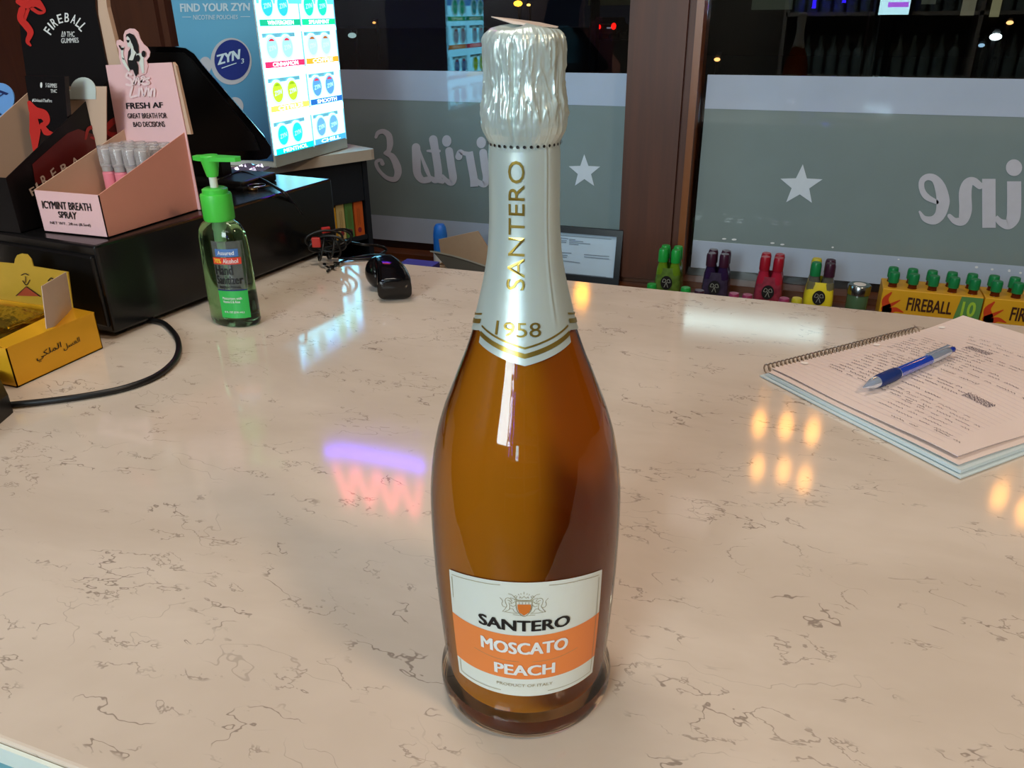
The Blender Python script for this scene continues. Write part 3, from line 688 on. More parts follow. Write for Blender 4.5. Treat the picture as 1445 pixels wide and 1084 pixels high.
# blue round tag at the far left
TB = Plane((0, .54, 0), (0, -1, 0))
tg = thing('round_tag', 'round light blue tag with dark letters at the far left edge', 'tag', TB(2, 160))
part('disc', prism([TB(-2+22*math.cos(a), 140+23*math.sin(a)) for a in np.linspace(0, 2*math.pi, 33)[:-1]], (0, .0015, 0)), mat('tag_blue', (110, 160, 220), .45), tg)
part('lettering', ptxt(TB, 'SA', [(-18, 152), (13, 132), (9, 122), (-20, 140)], .02), mat('navy_ink', (26, 40, 92), .5), tg)
part('stem', prism([TB(-6, 160), TB(2, 160), TB(2, 262), TB(-6, 262)], (0, .0015, 0)), mat('tag_blue', (110, 160, 220), .45), tg)

# ================================================================ GOLD BOX
GCARD = mat('gold_card', (240, 178, 40), .28, metal=.35, var=.06, bump=.05, scale=25)
gz = .0405; gx = -.5805; g0, g1 = .181, .286
gd = thing('gold_box', 'shiny gold card box with black Arabic lettering and raised flaps, far left', 'box', (-.68, .235, 0))
gside = part('side_panel', box(gx-.001, gx, g0, g1, .0005, gz), GCARD, gd)
part('front_panel', box(gx-.2, gx, g0, g0+.001, .0005, gz), GCARD, gd)
part('back_panel', box(gx-.2, gx, g1-.001, g1, .0005, gz), GCARD, gd)
part('bottom_panel', box(gx-.2, gx, g0, g1, .0005, .0015), GCARD, gd)
part('top_flap', prism([(gx, g0, gz), (gx, g1, gz), (gx-.036, g1, gz+.002), (gx-.022, g0+.004, gz+.001)], (0, 0, .0008)), GCARD, gd)
GS = Plane((gx, 0, 0), (1, 0, 0))
part('lettering', join(ptxt(GS, '\uFEF2\uFEDC\uFEE0\uFEE4\uFEDF\uFE8D', [(52, 513), (87, 494), (85, 482), (50, 500)], 0.01), ptxt(GS, '\uFEDE\uFEB4\uFECC\uFEDF\uFE8D', [(90, 496), (113, 484), (111, 475), (88, 487)], .01)), INK, gside)
GL = Plane((0, g1+.001, 0), (0, -1, 0))
lid = part('lid', prism([GL(-90, 362), GL(20, 372), GL(21, 366), GL(24, 360), GL(30, 358), GL(38, 359), GL(44, 366), GL(47, 376), GL(96, 384), GL(105, 452), GL(-80, 440)], (0, .001, 0)), mat('gold_inner', (206, 168, 60), .35, metal=.4, var=.08), gd, label='raised gold lid with a round tab')
part('emblem', join(ppoly(GL, [(24, 417), (38, 405), (58, 418)], .0006)), mat('emblem_red', (150, 60, 34), .5), lid)
part('lettering', join(pstroke(GL, [(31, 388), (36, 386), (41, 388)], 1.2), pstroke(GL, [(33, 396), (38, 402), (43, 395)], 1.1), pstroke(GL, [(37, 390), (37, 398)], 1.), pstroke(GL, [(69, 396), (73, 392), (76, 394)], 1.5), pstroke(GL, [(24, 417), (38, 404), (58, 418)], 1.2, k=1)), INK, lid)
cfx = Plane((-.634, 0, 0), (1, 0, 0))
a_, b_, c_, d_ = GL(95, 383, .002), GL(106, 452, .002), None, None
c_ = np.array([a_[0]+.012, a_[1]-.062, a_[2]-.002]); fl = [a_, b_, np.array([*onY(65, 464, g1-.064)]), np.array([*onY(58, 404, g1-.064)])]
part('cream_flap', prism(fl, (.0008, 0, 0)), mat('card_cream', (206, 182, 166), .7), gd, label='cream side flap standing up')
# gold foil sachets in it
def sachet(cx, cy, cz, lx, ly, rz, label, seed):
    n, mm = 26, 14; V, F = [], []; rnd = random.Random(seed); ph = [rnd.random()*6 for _ in range(6)]
    top, botm = [], []
    for i in range(n+1):
        for j in range(mm+1):
            u, v = i/n*2-1, j/mm*2-1
            h = max(0, (1-abs(u)**4))*max(0, (1-v**4))
            z = .0052*h+.0008*math.sin(9*u+ph[0]+3*v)+.0007*math.sin(17*v+ph[1]+6*u)+.0005*math.sin(31*u+ph[2])
            top.append((u*lx/2, v*ly/2, .0015+z)); botm.append((u*lx/2, v*ly/2, .0006+.0006*math.sin(9*u+ph[0])-.002*0))
    V = top+botm; N_ = len(top)
    for i in range(n):
        for j in range(mm):
            p = i*(mm+1)+j; F.append((p, p+mm+1, p+mm+2, p+1)); F.append((N_+p, N_+p+1, N_+p+mm+2, N_+p+mm+1))
    for i in range(n):
        for p, r_ in ((i*(mm+1), (i+1)*(mm+1)), (i*(mm+1)+mm, (i+1)*(mm+1)+mm)): F.append((p, N_+p, N_+r_, r_))
    for j in range(mm):
        for b0 in (0, n*(mm+1)): F.append((b0+j, b0+j+1, N_+b0+j+1, N_+b0+j))
    solo('foil_sachet', xf((V, F), (cx, cy, cz), rz), mat('gold_foil', (190, 160, 58), .2, metal=.9, bump=.4, scale=60, bscale=160), label, 'sachet', 'gold foil sachets in the gold box', smooth=True)
sachet(-.672, .234, .0022, .125, .080, .05, 'gold foil sachet at the bottom of the gold box', 1)
sachet(-.674, .236, .0135, .125, .078, -.08, 'gold foil sachet in the middle of the gold box stack', 2)
sachet(-.676, .232, .0250, .122, .076, .12, 'crinkled gold foil sachet on top of the gold box stack', 3)
sachet(-.690, .250, .0370, .110, .050, .03, 'gold foil sachet leaning against the raised gold lid', 4)

# ================================================================ SANITIZER
sc = np.array([-.497, .402, 0.]); srz = math.radians(-3)
# long axis of the oval runs along x; the front with the label looks towards the camera
LGR = mat('green_gel', (150, 205, 150), .02, trans=1., ior=1.40, var=.02)
sn = thing('hand_sanitizer', 'clear green pump bottle of hand sanitizer with bright green pump', 'bottle', tuple(sc))
sprof = [(.001, .0015), (.024, .001), (.0285, 0.), (.0312, .002), (.0325, .006), (.0322, .03), (.0312, .07), (.0300, .100), (.0282, .109), (.0235, .115), (.0165, .1195), (.0125, .1215), (.0118, .124)]
part('body', lathe(sprof, sc, 48, .62, True, srz), LGR, sn, smooth=50)
GRN = mat('pump_green', (70, 196, 66), .4, var=.03)
part('collar', lathe([(.0158, .1195), (.0166, .121), (.0166, .146), (.0160, .148), (.0135, .1485), (.0135, .153), (.0105, .1545)], sc, 36), GRN, sn, smooth=40)
part('pump_stem', lathe([(.0042, .153), (.0042, .167)], sc, 16), mat('stem_white', (216, 222, 210), .4), sn, smooth=40)
hd_ = lathe([(.0058, .166), (.0068, .170), (.0095, .183), (.0100, .187), (.0085, .1885)], sc, 24)
u_ = np.array([math.cos(.10), math.sin(.10), 0]); v_ = np.array([-u_[1], u_[0], 0])
arm = prism([sc+u_*x+v_*y+np.array([0, 0, .1875]) for x, y in ((-.018, -.004), (-.018, .004), (-.008, .0085), (.010, .0085), (.034, .0055), (.037, 0), (.034, -.0055), (.010, -.0085), (-.008, -.0085))], (0, 0, -.0045))
part('pump_head', join(hd_, arm), GRN, sn, smooth=30)
TB_ = mat('tube_white', (212, 224, 214), .3)
part('dip_tube', join(lathe([(.0068, .1195), (.0068, .108), (.0055, .106), (.0055, .096), (.004, .095), (.004, .083)], sc, 16), tube([sc+[0, 0, .083], sc+[.001, 0, .06], sc+[-.002, 0, .03], sc+[-.008, 0, .006]], .0022, 8)), TB_, sn, smooth=40)
def SO(u, z, off=.0004):     # on the oval front, u along the long axis in metres
    R_ = np.interp(z, [p[1] for p in sprof[3:]], [p[0] for p in sprof[3:]])
    u = max(-R_*.985, min(R_*.985, u)); y = -.62*math.sqrt(max(0, R_*R_-u*u))-off
    return sc+np.array([u*math.cos(srz)-y*math.sin(srz), u*math.sin(srz)+y*math.cos(srz), z])
def spatch(u0, u1, z0, z1, off=.0004, n=14):
    V, F = [], []
    for i in range(n+1):
        for j in range(5): V.append(tuple(SO(u0+(u1-u0)*i/n, z0+(z1-z0)*j/4, off)))
    for i in range(n):
        for j in range(4): p = i*5+j; F.append((p, p+5, p+6, p+1))
    return V, F
def stxt(s, u0, u1, z0, z1, b=.02): return txt(s, lambda u, v: SO(u0+(u1-u0)*u, z0+(z1-z0)*v, .0009), b)
part('clear_label', spatch(.000, .0305, .0455, .1000, .0002), mat('clear_label_film', (120, 124, 122), .2, alpha=.42), sn)
sl = part('front_label', spatch(.000, .0300, .012, .044), mat('label_green', (48, 172, 76), .4), sn, label='green lower label')
part('blue_patch', spatch(.004, .0270, .083, .0915, .0006), mat('label_blue', (70, 110, 170), .4), sl)
part('red_patch', spatch(.000, .0285, .0745, .0820, .0006), mat('label_red', (206, 56, 36), .4), sl)
part('dark_line', spatch(.000, .0300, .044, .0455, .0006), mat('navy_ink', (26, 40, 92), .5), sl)
part('lettering', join(stxt('Hand', .0015, .0210, .0625, .0735, .05), stxt('Sanitizer', .0015, .0285, .0520, .0620, .04), stxt('ANTIBACTERIAL', .003, .0265, .047, .050)), INK, sl, label='dark words Hand Sanitizer')
part('lettering', join(stxt('70%', .0015, .0100, .0758, .0808)), mat('yellow_ink', (240, 210, 60), .5), sl)
part('lettering', join(stxt('Alcohol', .012, .0265, .0758, .0808), stxt('Assured', .007, .0240, .0850, .0895), stxt('Moisturizers with', .005, .0255, .034, .037), stxt('Vitamin E & Aloe', .005, .0235, .030, .033), stxt('8 FL OZ (236 mL)', .005, .0260, .0175, .0205)), WHITE, sl, label='small white lettering')

# ================================================================ DISPLAY STAND + LIT DISPLAY
STZ = .055
SLAB = mat('white_slab', (196, 190, 178), .3)
A0 = onz(369, 248, STZ-.022); A1 = onz(531, 224.5, STZ-.022)
dd = (A1-A0)/np.linalg.norm(A1-A0); nn = np.array([dd[1], -dd[0], 0])
def st(a, b, z): return A0+dd*a-nn*b+np.array([0, 0, z-A0[2]])      # a along the front edge, b back from it
LS = float(np.linalg.norm(A1-A0))
stand = thing('display_stand', 'dark shelf stand with white top slab under the lit display', 'stand', st(.1, .2, FLOOR))
sl_pts = [(-.30, 0), (LS-.012, 0), (LS-.003, .003), (LS, .012), (LS-.004, .34), (-.30, .34)]
part('top_slab', prism([st(a, b, STZ) for a, b in sl_pts], (0, 0, -.022)), SLAB, stand)
DKB = mat('stand_dark', (26, 34, 44), .45)
def sbox(a0, a1, b0, b1, z0, z1): return prism([st(a0, b0, z0), st(a1, b0, z0), st(a1, b1, z0), st(a0, b1, z0)], (0, 0, z1-z0))
part('side_panel', sbox(LS-.030, LS-.018, .012, .33, -.20, STZ-.0225), DKB, stand)
part('side_panel', sbox(-.26, -.25, .012, .33, -.20, STZ-.0225), DKB, stand)
part('back_panel', sbox(-.25, LS-.031, .31, .32, -.20, STZ-.0225), DKB, stand)
part('shelf', sbox(-.25, LS-.031, .014, .31, -.143, -.133), DKB, stand)
part('front_rail', sbox(-.25, LS-.031, .014, .024, -.055, STZ-.0225), DKB, stand)
part('base_cabinet', sbox(-.26, LS-.018, .012, .33, FLOOR+.001, -.2005), DKB, stand)
for k, (nm, rgb, h_, a_) in enumerate((('yellow', (214, 160, 26), .072, -.115), ('cream', (206, 190, 130), .078, -.092), ('green', (88, 140, 74), .080, -.070), ('orange', (214, 104, 44), .086, -.046))):
    th_ = (.0225, .021, .021, .024)[k]
    e = thing('small_carton', '%s upright carton on the shelf of the dark stand' % nm, 'carton', st(LS+a_-.0, .05, -.1329), 'small cartons under the display')
    part('carton_body', sbox(LS+a_-.012, LS+a_-.012+th_-.001, .018, .12, -.1329, -.1329+h_), mat('carton_'+nm, rgb, .45), e)
    ox, oz = st(LS+a_-.012, .0175, 0), -.1329
    part('lettering', join(*[mapv(stroke2([(.024+i*.002, (.008, .0125)[r2]+.0013*math.sin(i*2.1+r2+k)) for i in range(20)], .0006, 2, False), lambda x_, y_: ox+dd*y_+np.array([0, 0, oz+x_])) for r2 in (0, 1)]), mat('print_brown', (110, 70, 40), .5), e)
    part('emblem', ([tuple(ox+dd*(.0105+.005*math.cos(a))+np.array([0, 0, oz+.013+.006*math.sin(a)])) for a in np.linspace(0, 2*math.pi, 13)[:-1]], [tuple(range(12))]), mat('emblem_maroon', (140, 46, 60), .5), e)

XD, YA, YB = -.862, 1.008, 1.276
ds = thing('pouch_display', 'tall blue and white countertop display with brightly lit can front', 'display', (-.95, 1.14, STZ))
DW = mat('display_white', (196, 204, 202), .35)
PA = onX(387, 212, XD); 
DT = .372
part('cabinet', join(box(-1.045, XD-.002, YA, YB, STZ+.001, DT, .002)), DW, ds)
SIDEM = gradient('blue_print_gradient', (22, 74, 132), (98, 166, 200), .06, .34)
sd = part('side_graphic', box(-1.043, XD-.003, YA-.0012, YA-.0002, STZ+.014, DT-.002), SIDEM, ds)
DP = Plane((0, YA-.0012, 0), (0, -1, 0))
PAL = mat('pale_blue_ink', (190, 212, 224), .45)
part('lettering', join(ptxt(DP, 'FIND YOUR ZYN', [(255, 17), (353, 15), (353, 4), (254, 5)], .05), ptxt(DP, 'NICOTINE POUCHES', [(273, 28), (336, 27), (336, 21), (273, 21)], .01),
                      pstroke(DP, [(258, 24), (270, 24)], .8), pstroke(DP, [(340, 23.5), (353, 23.5)], .8)), PAL, sd)
can = part('can_print', join(pdisc(DP, 326.5, 86.5, 29, 33, .0006, 40)), mat('can_rim', (176, 178, 186), .4), sd)
part('can_face', join(pdisc(DP, 328, 84.5, 25, 28.5, .0010, 40)), mat('can_navy', (26, 44, 120), .4), can)
part('lettering', join(ptxt(DP, 'ZYN', [(308, 92), (339, 83), (340, 69), (306, 78)], .06, .0014), ptxt(DP, '3', [(341, 90), (345, 89), (345, 82), (341, 83)], .02, .0014), pstroke(DP, [(314, 96), (334, 89)], 1.2, .0014)), PAL, can)
part('can_print', join(pdisc(DP, 290, 92, 9, 12, .0003), pdisc(DP, 332, 150, 12, 13, .0006)), mat('can_rim', (176, 178, 186), .4), sd)
def glow(nm, rgb, s): return mat('lit_'+nm, rgb, .4, emit=rgb, es=s, var=.02)
XP = Plane((XD, 0, 0), (1, 0, 0))
Zb, rowh = .0825, .0645
z_of = lambda py: float(onX(430, py, XD)[2])
lit = part('lit_front', box(XD-.0015, XD, YA+.004, YB-.004, .080, DT-.004), glow('panel', (124, 218, 255), 6.2), ds)
YM = (YA+YB)/2+.004
lab_rows = [[('MENTHOL', (0, 190, 205)), ('CHILL', (60, 150, 200))], [('CITRUS', (240, 236, 90)), ('SMOOTH', (30, 90, 165))], [('CINNAMON', (216, 40, 90)), ('COFFEE', (212, 150, 40))], [('WINTERGREEN', (20, 160, 120)), ('SPEARMINT', (20, 200, 130))], [('PEPPERMINT', (30, 120, 180)), ('COOL MINT', (20, 150, 170))], [('CHILL', (60, 150, 200)), ('SMOOTH', (30, 90, 165))], [('CITRUS', (240, 220, 60)), ('COFFEE', (190, 120, 40))], [('MENTHOL', (0, 170, 190)), ('CINNAMON', (216, 40, 60))]]
zrow = [z_of(205), z_of(146.5), z_of(87), z_of(31)]
stp = (zrow[3]-zrow[0])/3
zrow += [zrow[3]+stp*k for k in range(1, 5)]
CANC = [[((20, 160, 190), (70, 120, 180))], [((130, 190, 30), (60, 110, 170))], [((110, 170, 200), (120, 150, 180))], [((30, 140, 150), (20, 170, 130))]]
accent = [(None, None), ((160, 205, 30), (230, 70, 90)), ((225, 60, 80), (190, 110, 40)), ((25, 150, 140), (20, 190, 130))]
for r_ in range(8):
    zc = zrow[r_]
    if zc+.055 > DT: break
    for c_ in range(2):
        y0 = (YA+.008, YM+.004)[c_]; y1 = (YM-.004, YB-.008)[c_]
        nm, rgb = lab_rows[r_][c_]
        lb = part('flavour_label', box(XD, XD+.0012, y0, y1, zc-.0055, zc+.0055), glow('lab%s' % nm.lower().replace(' ', '_'), rgb, 1.8), ds)
        part('lettering', txt(nm, bil([np.array([XD+.0016, y0+.022, zc-.0036]), np.array([XD+.0016, y1-.022, zc-.0036]), np.array([XD+.0016, y1-.022, zc+.0036]), np.array([XD+.0016, y0+.022, zc+.0036])]), .03), glow('label_white', (225, 252, 252), 2.2), lb)
        # compartment back shade and two cans
        part('compartment', box(XD, XD+.0006, y0+.002, y1-.022, zc+.0465, zc+.0535), glow('cell_shade', (110, 190, 215), .8), ds)
        for q_ in range(2):
            yc = y0+.024+q_*.048; zc2 = zc+.029; RY, RZ = .0205, .0225
            col_ = (CANC[r_ % 4][0][c_])
            rim = part('can', ([], []), None, ds) if False else None
            dsk = lambda R1, R2, X_, n=28: ([(X_, yc+R1*math.cos(a), zc2+R2*math.sin(a)) for a in np.linspace(0, 2*math.pi, n+1)[:-1]], [tuple(range(n))])
            V0, F0 = dsk(RY, RZ, XD+.0030); V1, _ = dsk(RY, RZ, XD+.0002); n_ = 28
            cn = part('can', (V0+V1, F0+[(i, (i+1) % n_, (i+1) % n_+n_, i+n_) for i in range(n_)]), glow('can_rim', (160, 235, 245), 2.3), ds)
            fc = part('can_face', dsk(RY*.80, RZ*.80, XD+.0034), glow('can%d%d' % (r_ % 4, c_), col_, 3.), cn)
            ac = accent[r_ % 4][c_]
            if ac: part('can_accent', ([(XD+.0037, yc+RY*.66*math.cos(a), zc2+RZ*.7*math.sin(a)) for a in np.linspace(.25*math.pi, .75*math.pi, 9)], [tuple(range(9))]), glow('acc%d%d' % (r_ % 4, c_), ac, .9), cn)
            part('lettering', txt('ZYN', bil([np.array([XD+.0039, yc-.011, zc2-.006]), np.array([XD+.0039, yc+.011, zc2-.003]), np.array([XD+.0039, yc+.011, zc2+.005]), np.array([XD+.0039, yc-.011, zc2+.002])]), .02), glow('can_white', (170, 225, 240), 1.6), cn)
        part('divider', box(XD, XD+.001, y1+.0005, y1+.0035, zc-.008, zc+.055), glow('divider', (120, 190, 215), .8), ds)
part('header_strip', box(XD, XD+.0012, YA+.006, YB-.006, .343, DT-.006), glow('header_blue', (70, 160, 250), 2.6), ds)
part('base_strip', box(XD-.002, XD, YA+.002, YB-.002, STZ+.002, .079), mat('display_base', (176, 190, 186), .3), ds)

# ================================================================ POS TABLET BACK
tp_ = thing('pos_terminal', 'black point-of-sale screen seen from behind, in front of the blue display', 'terminal', (-.70, .60, DRZ))
YT = .615
TPp = Plane((0, YT, 0), (0, -1, 0))
prof = [(196, 66), (246, 66), (262, 68), (274, 76), (286, 92), (374, 194), (382, 207), (383, 217), (377, 224), (366, 226), (196, 228)]
part('housing', prism([TPp(x, y) for x, y in prof], (-.022, .026, 0)), BLACKG, tp_)
part('rear_cover', prism([TPp(x, y, .002) for x, y in ((200, 74), (258, 74), (270, 84), (360, 192), (368, 212), (200, 218))], (-.001, .002, 0)), BLACK, tp_)
part('stand_foot', box(-.78, -.62, .60, .68, DRZ, DRZ+.012, .003), BLACK, tp_)
part('stand_neck', box(-.74, -.67, .625, .645, DRZ+.010, .17), BLACK, tp_)

# ================================================================ CABLES, SCANNER, BITS
CAB = mat('cable_black', (10, 10, 11), .4)
pts = [(228, 455), (240, 464), (250, 478), (252, 495), (243, 513), (218, 532), (175, 548), (120, 559), (60, 567), (0, 573), (-60, 580)]
solo('power_cable', tube([(-.592, .365, .0035)]+[onz(x, y, .0034) for x, y in pts], .0031, 10, 8), CAB, 'thick black cable looping out from under the cash drawer onto the counter', 'cable', smooth=True)
solo('charger', box(-.64, 0, 0, .1, 0, .02, .003) if False else prism([onz(-60, 535, .0), onz(2, 548, 0), onz(19, 582, 0), onz(-60, 650, 0)], (0, 0, .018)), BLACK, 'black plastic block cut by the left edge of the frame', 'adapter')
def zc_(x, y, z): return onz(x, y, z)
solo('scanner_cable', tube([(-.66, .60, DRZ+.012), zc_(338, 243, DRZ+.012), zc_(362, 250, DRZ+.010), zc_(385, 262, DRZ+.006), zc_(402, 273, DRZ+.003), onY(412, 285, .625), onY(424, 300, .64), onY(432, 320, .66), onY(437, 338, .655), (-.525, .655, .012)], .0022, 8), CAB, 'thin black cable hanging down the side of the cash drawer', 'cable', smooth=True)
rb = random.Random(4)
loops = []
for k in range(9):
    c0 = np.array([-.527+rb.uniform(-.006, .016), .650+rb.uniform(-.016, .014), .020+rb.uniform(0, .018)]); r1, r2 = rb.uniform(.014, .026), rb.uniform(.010, .022); ax = rb.uniform(0, 3.1)
    L_ = []
    for i in range(15):
        a = i/14*2*math.pi; e1 = np.array([math.cos(ax), math.sin(ax), 0]); p_ = c0+e1*r1*math.cos(a)+np.array([0, 0, 1])*r2*math.sin(a)*.8+np.cross(e1, [0, 0, 1])*.010*math.sin(a+1); p_[2] = max(p_[2], .0028); L_.append(p_)
    loops.append(tube(L_, .0017, 6, 3))
tk = thing('cable_bundle', 'tangled bundle of black cables with red clips at the end of the cash drawer', 'cable', (-.522, .65, 0))
part('cable', join(*loops), CAB, tk, smooth=True)
part('red_clip', xf(box(-.006, .006, -.003, .003, -.007, .007, .001), (-.530, .628, .034), .4), mat('clip_red', (178, 40, 32), .4), tk)
part('red_clip', xf(box(-.004, .008, -.003, .003, -.004, .004, .001), (-.520, .636, .050), .9), mat('clip_red', (178, 40, 32), .4), tk)
for k, (x, y) in enumerate(((458, 374), (463, 378), (470, 377), (476, 372))):
    p_ = onz(x, y, .004); part('metal_plug', xf(box(-.006, .006, -.0022, .0022, -.0015, .0015, .0005), p_, -.9+.25*k), mat('plug_metal', (190, 196, 200), .15, metal=1), tk)
solo('scanner_lead', tube([(-.51, .665, .030), onz(486, 340, .02), onz(510, 345, .025), onz(533, 347, .018), onz(545, 353, .008), onz(530, 362, .004), onz(505, 366, .0035), onz(478, 364, .004)], .0020, 8), CAB, 'black lead curving from the cable bundle towards the scanner', 'cable', smooth=True)
solo('scanner_lead', tube([onz(462, 383, .003), onz(470, 376, .003), onz(490, 366, .003), onz(515, 361, .004), onz(536, 360, .010), onz(546, 361, .024)], .0017, 8), CAB, 'thin black lead plugged into the back of the small scanner', 'cable', smooth=True)
# small scanner: rounded black body with a round head
sco = onz(552, 412, 0)
sn2 = thing('barcode_scanner', 'small glossy black hand scanner lying on the counter behind the bottle', 'scanner', sco)
def ell(c, ax, n=20, mrow=12):
    V, F = [], []
    for j in range(mrow+1):
        t_ = math.pi*j/mrow
        for i in range(n):
            a = 2*math.pi*i/n; q_ = np.array([math.sin(t_)*math.cos(a), math.sin(t_)*math.sin(a), math.cos(t_)]); V.append(tuple(np.array(c)+ax[0]*q_[0]+ax[1]*q_[1]+ax[2]*q_[2]))
    for j in range(mrow):
        for i in range(n): k_ = (i+1) % n; F.append((j*n+i, j*n+k_, (j+1)*n+k_, (j+1)*n+i))
    return V, F
hc = onz(536, 384, .022); 
part('head', ell(hc, [CRu*.019, CFu*.019, np.array([0, 0, .0215])]), BLACKG, sn2, smooth=True)
g_ = [onz(541, 376, .028), onz(551, 387, .026), onz(556, 400, .020), onz(557, 410, .0155)]
V, F = [], []
pp = smoothpath(g_, 6)
for i, c_ in enumerate(pp):
    t_ = i/(len(pp)-1); w_ = .0135+.0075*math.sin(min(1, t_*1.3)*math.pi/2); h_ = .0175-.002*t_
    if i in (0, len(pp)-1): w_ *= .8; h_ *= .8
    for k in range(24):
        a = 2*math.pi*k/24; ca, sa = math.cos(a), math.sin(a)
        ca = math.copysign(abs(ca)**.55, ca); sa = math.copysign(abs(sa)**.55, sa)
        tan = pp[min(i+1, len(pp)-1)]-pp[max(i-1, 0)]; tan /= np.linalg.norm(tan); sdv = np.cross(tan, [0, 0, 1]); sdv /= np.linalg.norm(sdv); upv = np.cross(sdv, tan)
        p_ = c_+sdv*w_*ca+upv*h_*sa; p_[2] = max(p_[2], .0008); V.append(tuple(p_))
for i in range(len(pp)-1):
    for k in range(24): k2 = (k+1) % 24; F.append((i*24+k, i*24+k2, (i+1)*24+k2, (i+1)*24+k))
F.append(tuple(range(23, -1, -1))); F.append(tuple((len(pp)-1)*24+k for k in range(24)))
part('grip', (V, F), BLACKG, sn2, smooth=50)
# plastic sleeve, keys and note lying on the drawer
vs = []
n1, n2 = 20, 10
V, F = [], []
c0 = zc_(330, 249, DRZ); 
for i in range(n1+1):
    for j in range(n2+1):
        u, v = i/n1-.5, j/n2-.5
        V.append(tuple(c0+np.array([.055, .080, 0])*u*1.0+np.array([-.05, .03, 0])*v*.9+np.array([0, 0, .003+.006*abs(math.sin(7*u+5*v))+.004*math.sin(13*v+4*u)**2])))
for i in range(n1):
    for j in range(n2): p = i*(n2+1)+j; F.append((p, p+n2+1, p+n2+2, p+1))
solo('plastic_sleeve', (V, F), mat('crinkled_plastic', (150, 150, 190), .08, trans=.4, spec=.9, metal=.3), 'crinkled shiny plastic sleeve lying on top of the cash drawer', 'wrapper')
kp = zc_(363, 268, DRZ)
ky = thing('key_bunch', 'small bunch of brass and black keys on top of the cash drawer', 'keys', kp)
part('key_head', xf(lathe([(.006, 0), (.0065, .0015), (.006, .003)], n=14), kp+np.array([-.004, -.004, .0005]), 0), mat('brass', (170, 130, 80), .3, metal=.9), ky, smooth=30)
part('key_blade', xf(box(-.012, .012, -.002, .002, .0036, .0052), kp+np.array([0.006, .004, 0]), 1.0), mat('brass', (170, 130, 80), .3, metal=.9), ky)
part('key_ring', tube([kp+np.array([.012*math.cos(a), .012*math.sin(a), .006]) for a in np.linspace(0, 2*math.pi, 15)], .0008, 6, 2), mat('plug_metal', (190, 196, 200), .15, metal=1), ky, smooth=True)
part('key_fob', box(kp[0]-.020, kp[0]-.008, kp[1]-.02, kp[1]-.008, DRZ, DRZ+.006, .001), BLACK, ky)
# ================================================================ RIGHT: NOTEBOOK AND PEN
NO = onz(1072, 532, 0.); 
na = np.array([.735, -.678, 0]); na /= np.linalg.norm(na); nb = np.array([-na[1], na[0], 0])
nb_ = thing('spiral_notebook', 'open spiral notebook with handwritten curled pages at the right', 'notebook', NO+na*.1+nb*.15)
NW, NL = .209, .292
def nz_(a, b, lift, curl):
    u, v = a/NW, b/NL
    return lift+curl*(.55*max(0, v-.75)**1.5*2.2+.9*max(0, .12-u)*0+.16*math.sin(3.1*u)*math.sin(2.6*v+.3)+.28*max(0, u-.7)*max(0, .35-v)*4+.10*math.sin(9*u+1)*max(0, .3-v)+.05*math.sin(11*v)*max(0, u-.6))
def page(a0, a1, b0, b1, lift, curl, th_, m, name, par, label=None, skew=(0, 0), n1=22, n2=26):
    V, F = [], []; top, bt = [], []
    for i in range(n1+1):
        for j in range(n2+1):
            a = a0+(a1-a0)*i/n1; b = b0+(b1-b0)*j/n2; z = nz_(a, b, lift, curl)
            P_ = NO+na*(a+skew[0]*b)+nb*(b+skew[1]*a); top.append((P_[0], P_[1], z+th_)); bt.append((P_[0], P_[1], z))
    N_ = len(top)
    for i in range(n1):
        for j in range(n2):
            p = i*(n2+1)+j; F.append((p, p+n2+1, p+n2+2, p+1)); F.append((N_+p, N_+p+1, N_+p+n2+2, N_+p+n2+1))
    ed = [j for j in range(n2+1)]+[i*(n2+1)+n2 for i in range(1, n1+1)]+[n1*(n2+1)+j for j in range(n2-1, -1, -1)]+[i*(n2+1) for i in range(n1-1, 0, -1)]
    for i in range(len(ed)): p, q_ = ed[i], ed[(i+1) % len(ed)]; F.append((p, q_, N_+q_, N_+p))
    return part(name, (top+bt, F), m, par, smooth=35, label=label)
PAP = mat('paper_pink_white', (222, 204, 196), .65, var=.02, scale=12); PAPB = mat('paper_cool', (196, 208, 210), .65, var=.03)
page(0.000, NW+.004, 0.000, NL, .0006, .004, .0012, PAPB, 'back_cover', nb_)
page(.006, NW+.001, .003, NL-.003, .0022, .010, .0030, PAPB, 'page_stack', nb_, label='bluish-white stack of lower pages')
page(.006, NW-.003, .004, NL-.003, .0058, .022, .0005, PAP, 'page', nb_, skew=(0.01, 0.005))
LT = (.0074, .040)
page(.004, NW-.008, .010, NL-.002, LT[0], LT[1], .0006, PAP, 'top_page', nb_, skew=(.0, .0))
tpg = [o for o in bpy.data.objects if o.name.startswith('top_page')][0]
def NP(a, b, off=.0010): P_ = NO+na*a+nb*b; return np.array([P_[0], P_[1], nz_(a, b, *LT)+.0006+off*.5])
rh = random.Random(11)
hand = []
def squig(a, b, L_, amp_, w_, den):
    P_ = []; x = 0; ph = rh.random()*6
    while x < L_:
        P_.append((a+x, b+amp_*math.sin(ph+x*den)*rh.uniform(.4, 1.)+rh.uniform(-.0003, .0003))); x += rh.uniform(.0010, .0017)
    return mapv(stroke2(P_, w_, 1, False), lambda x_, y_: NP(x_, y_)) if len(P_) > 2 else ([], [])
def line(b, a0, a1, w_=.0006, am_=.0018):
    a = a0
    while a < a1:
        L_ = rh.uniform(.006, .020); hand.append(squig(a, b+rh.uniform(-.0006, .0006), min(L_, a1-a), am_*rh.uniform(.6, 1.1), w_, 2200)); a += L_+rh.uniform(.0035, .006)
for k in range(13): line(.058+k*.0066, .030+rh.uniform(-.004, .004), rh.choice([.085, .11, .135]))
for k in range(9): line(.150+k*.0066, .020+rh.uniform(-.004, .006), rh.choice([.10, .13, .165]))
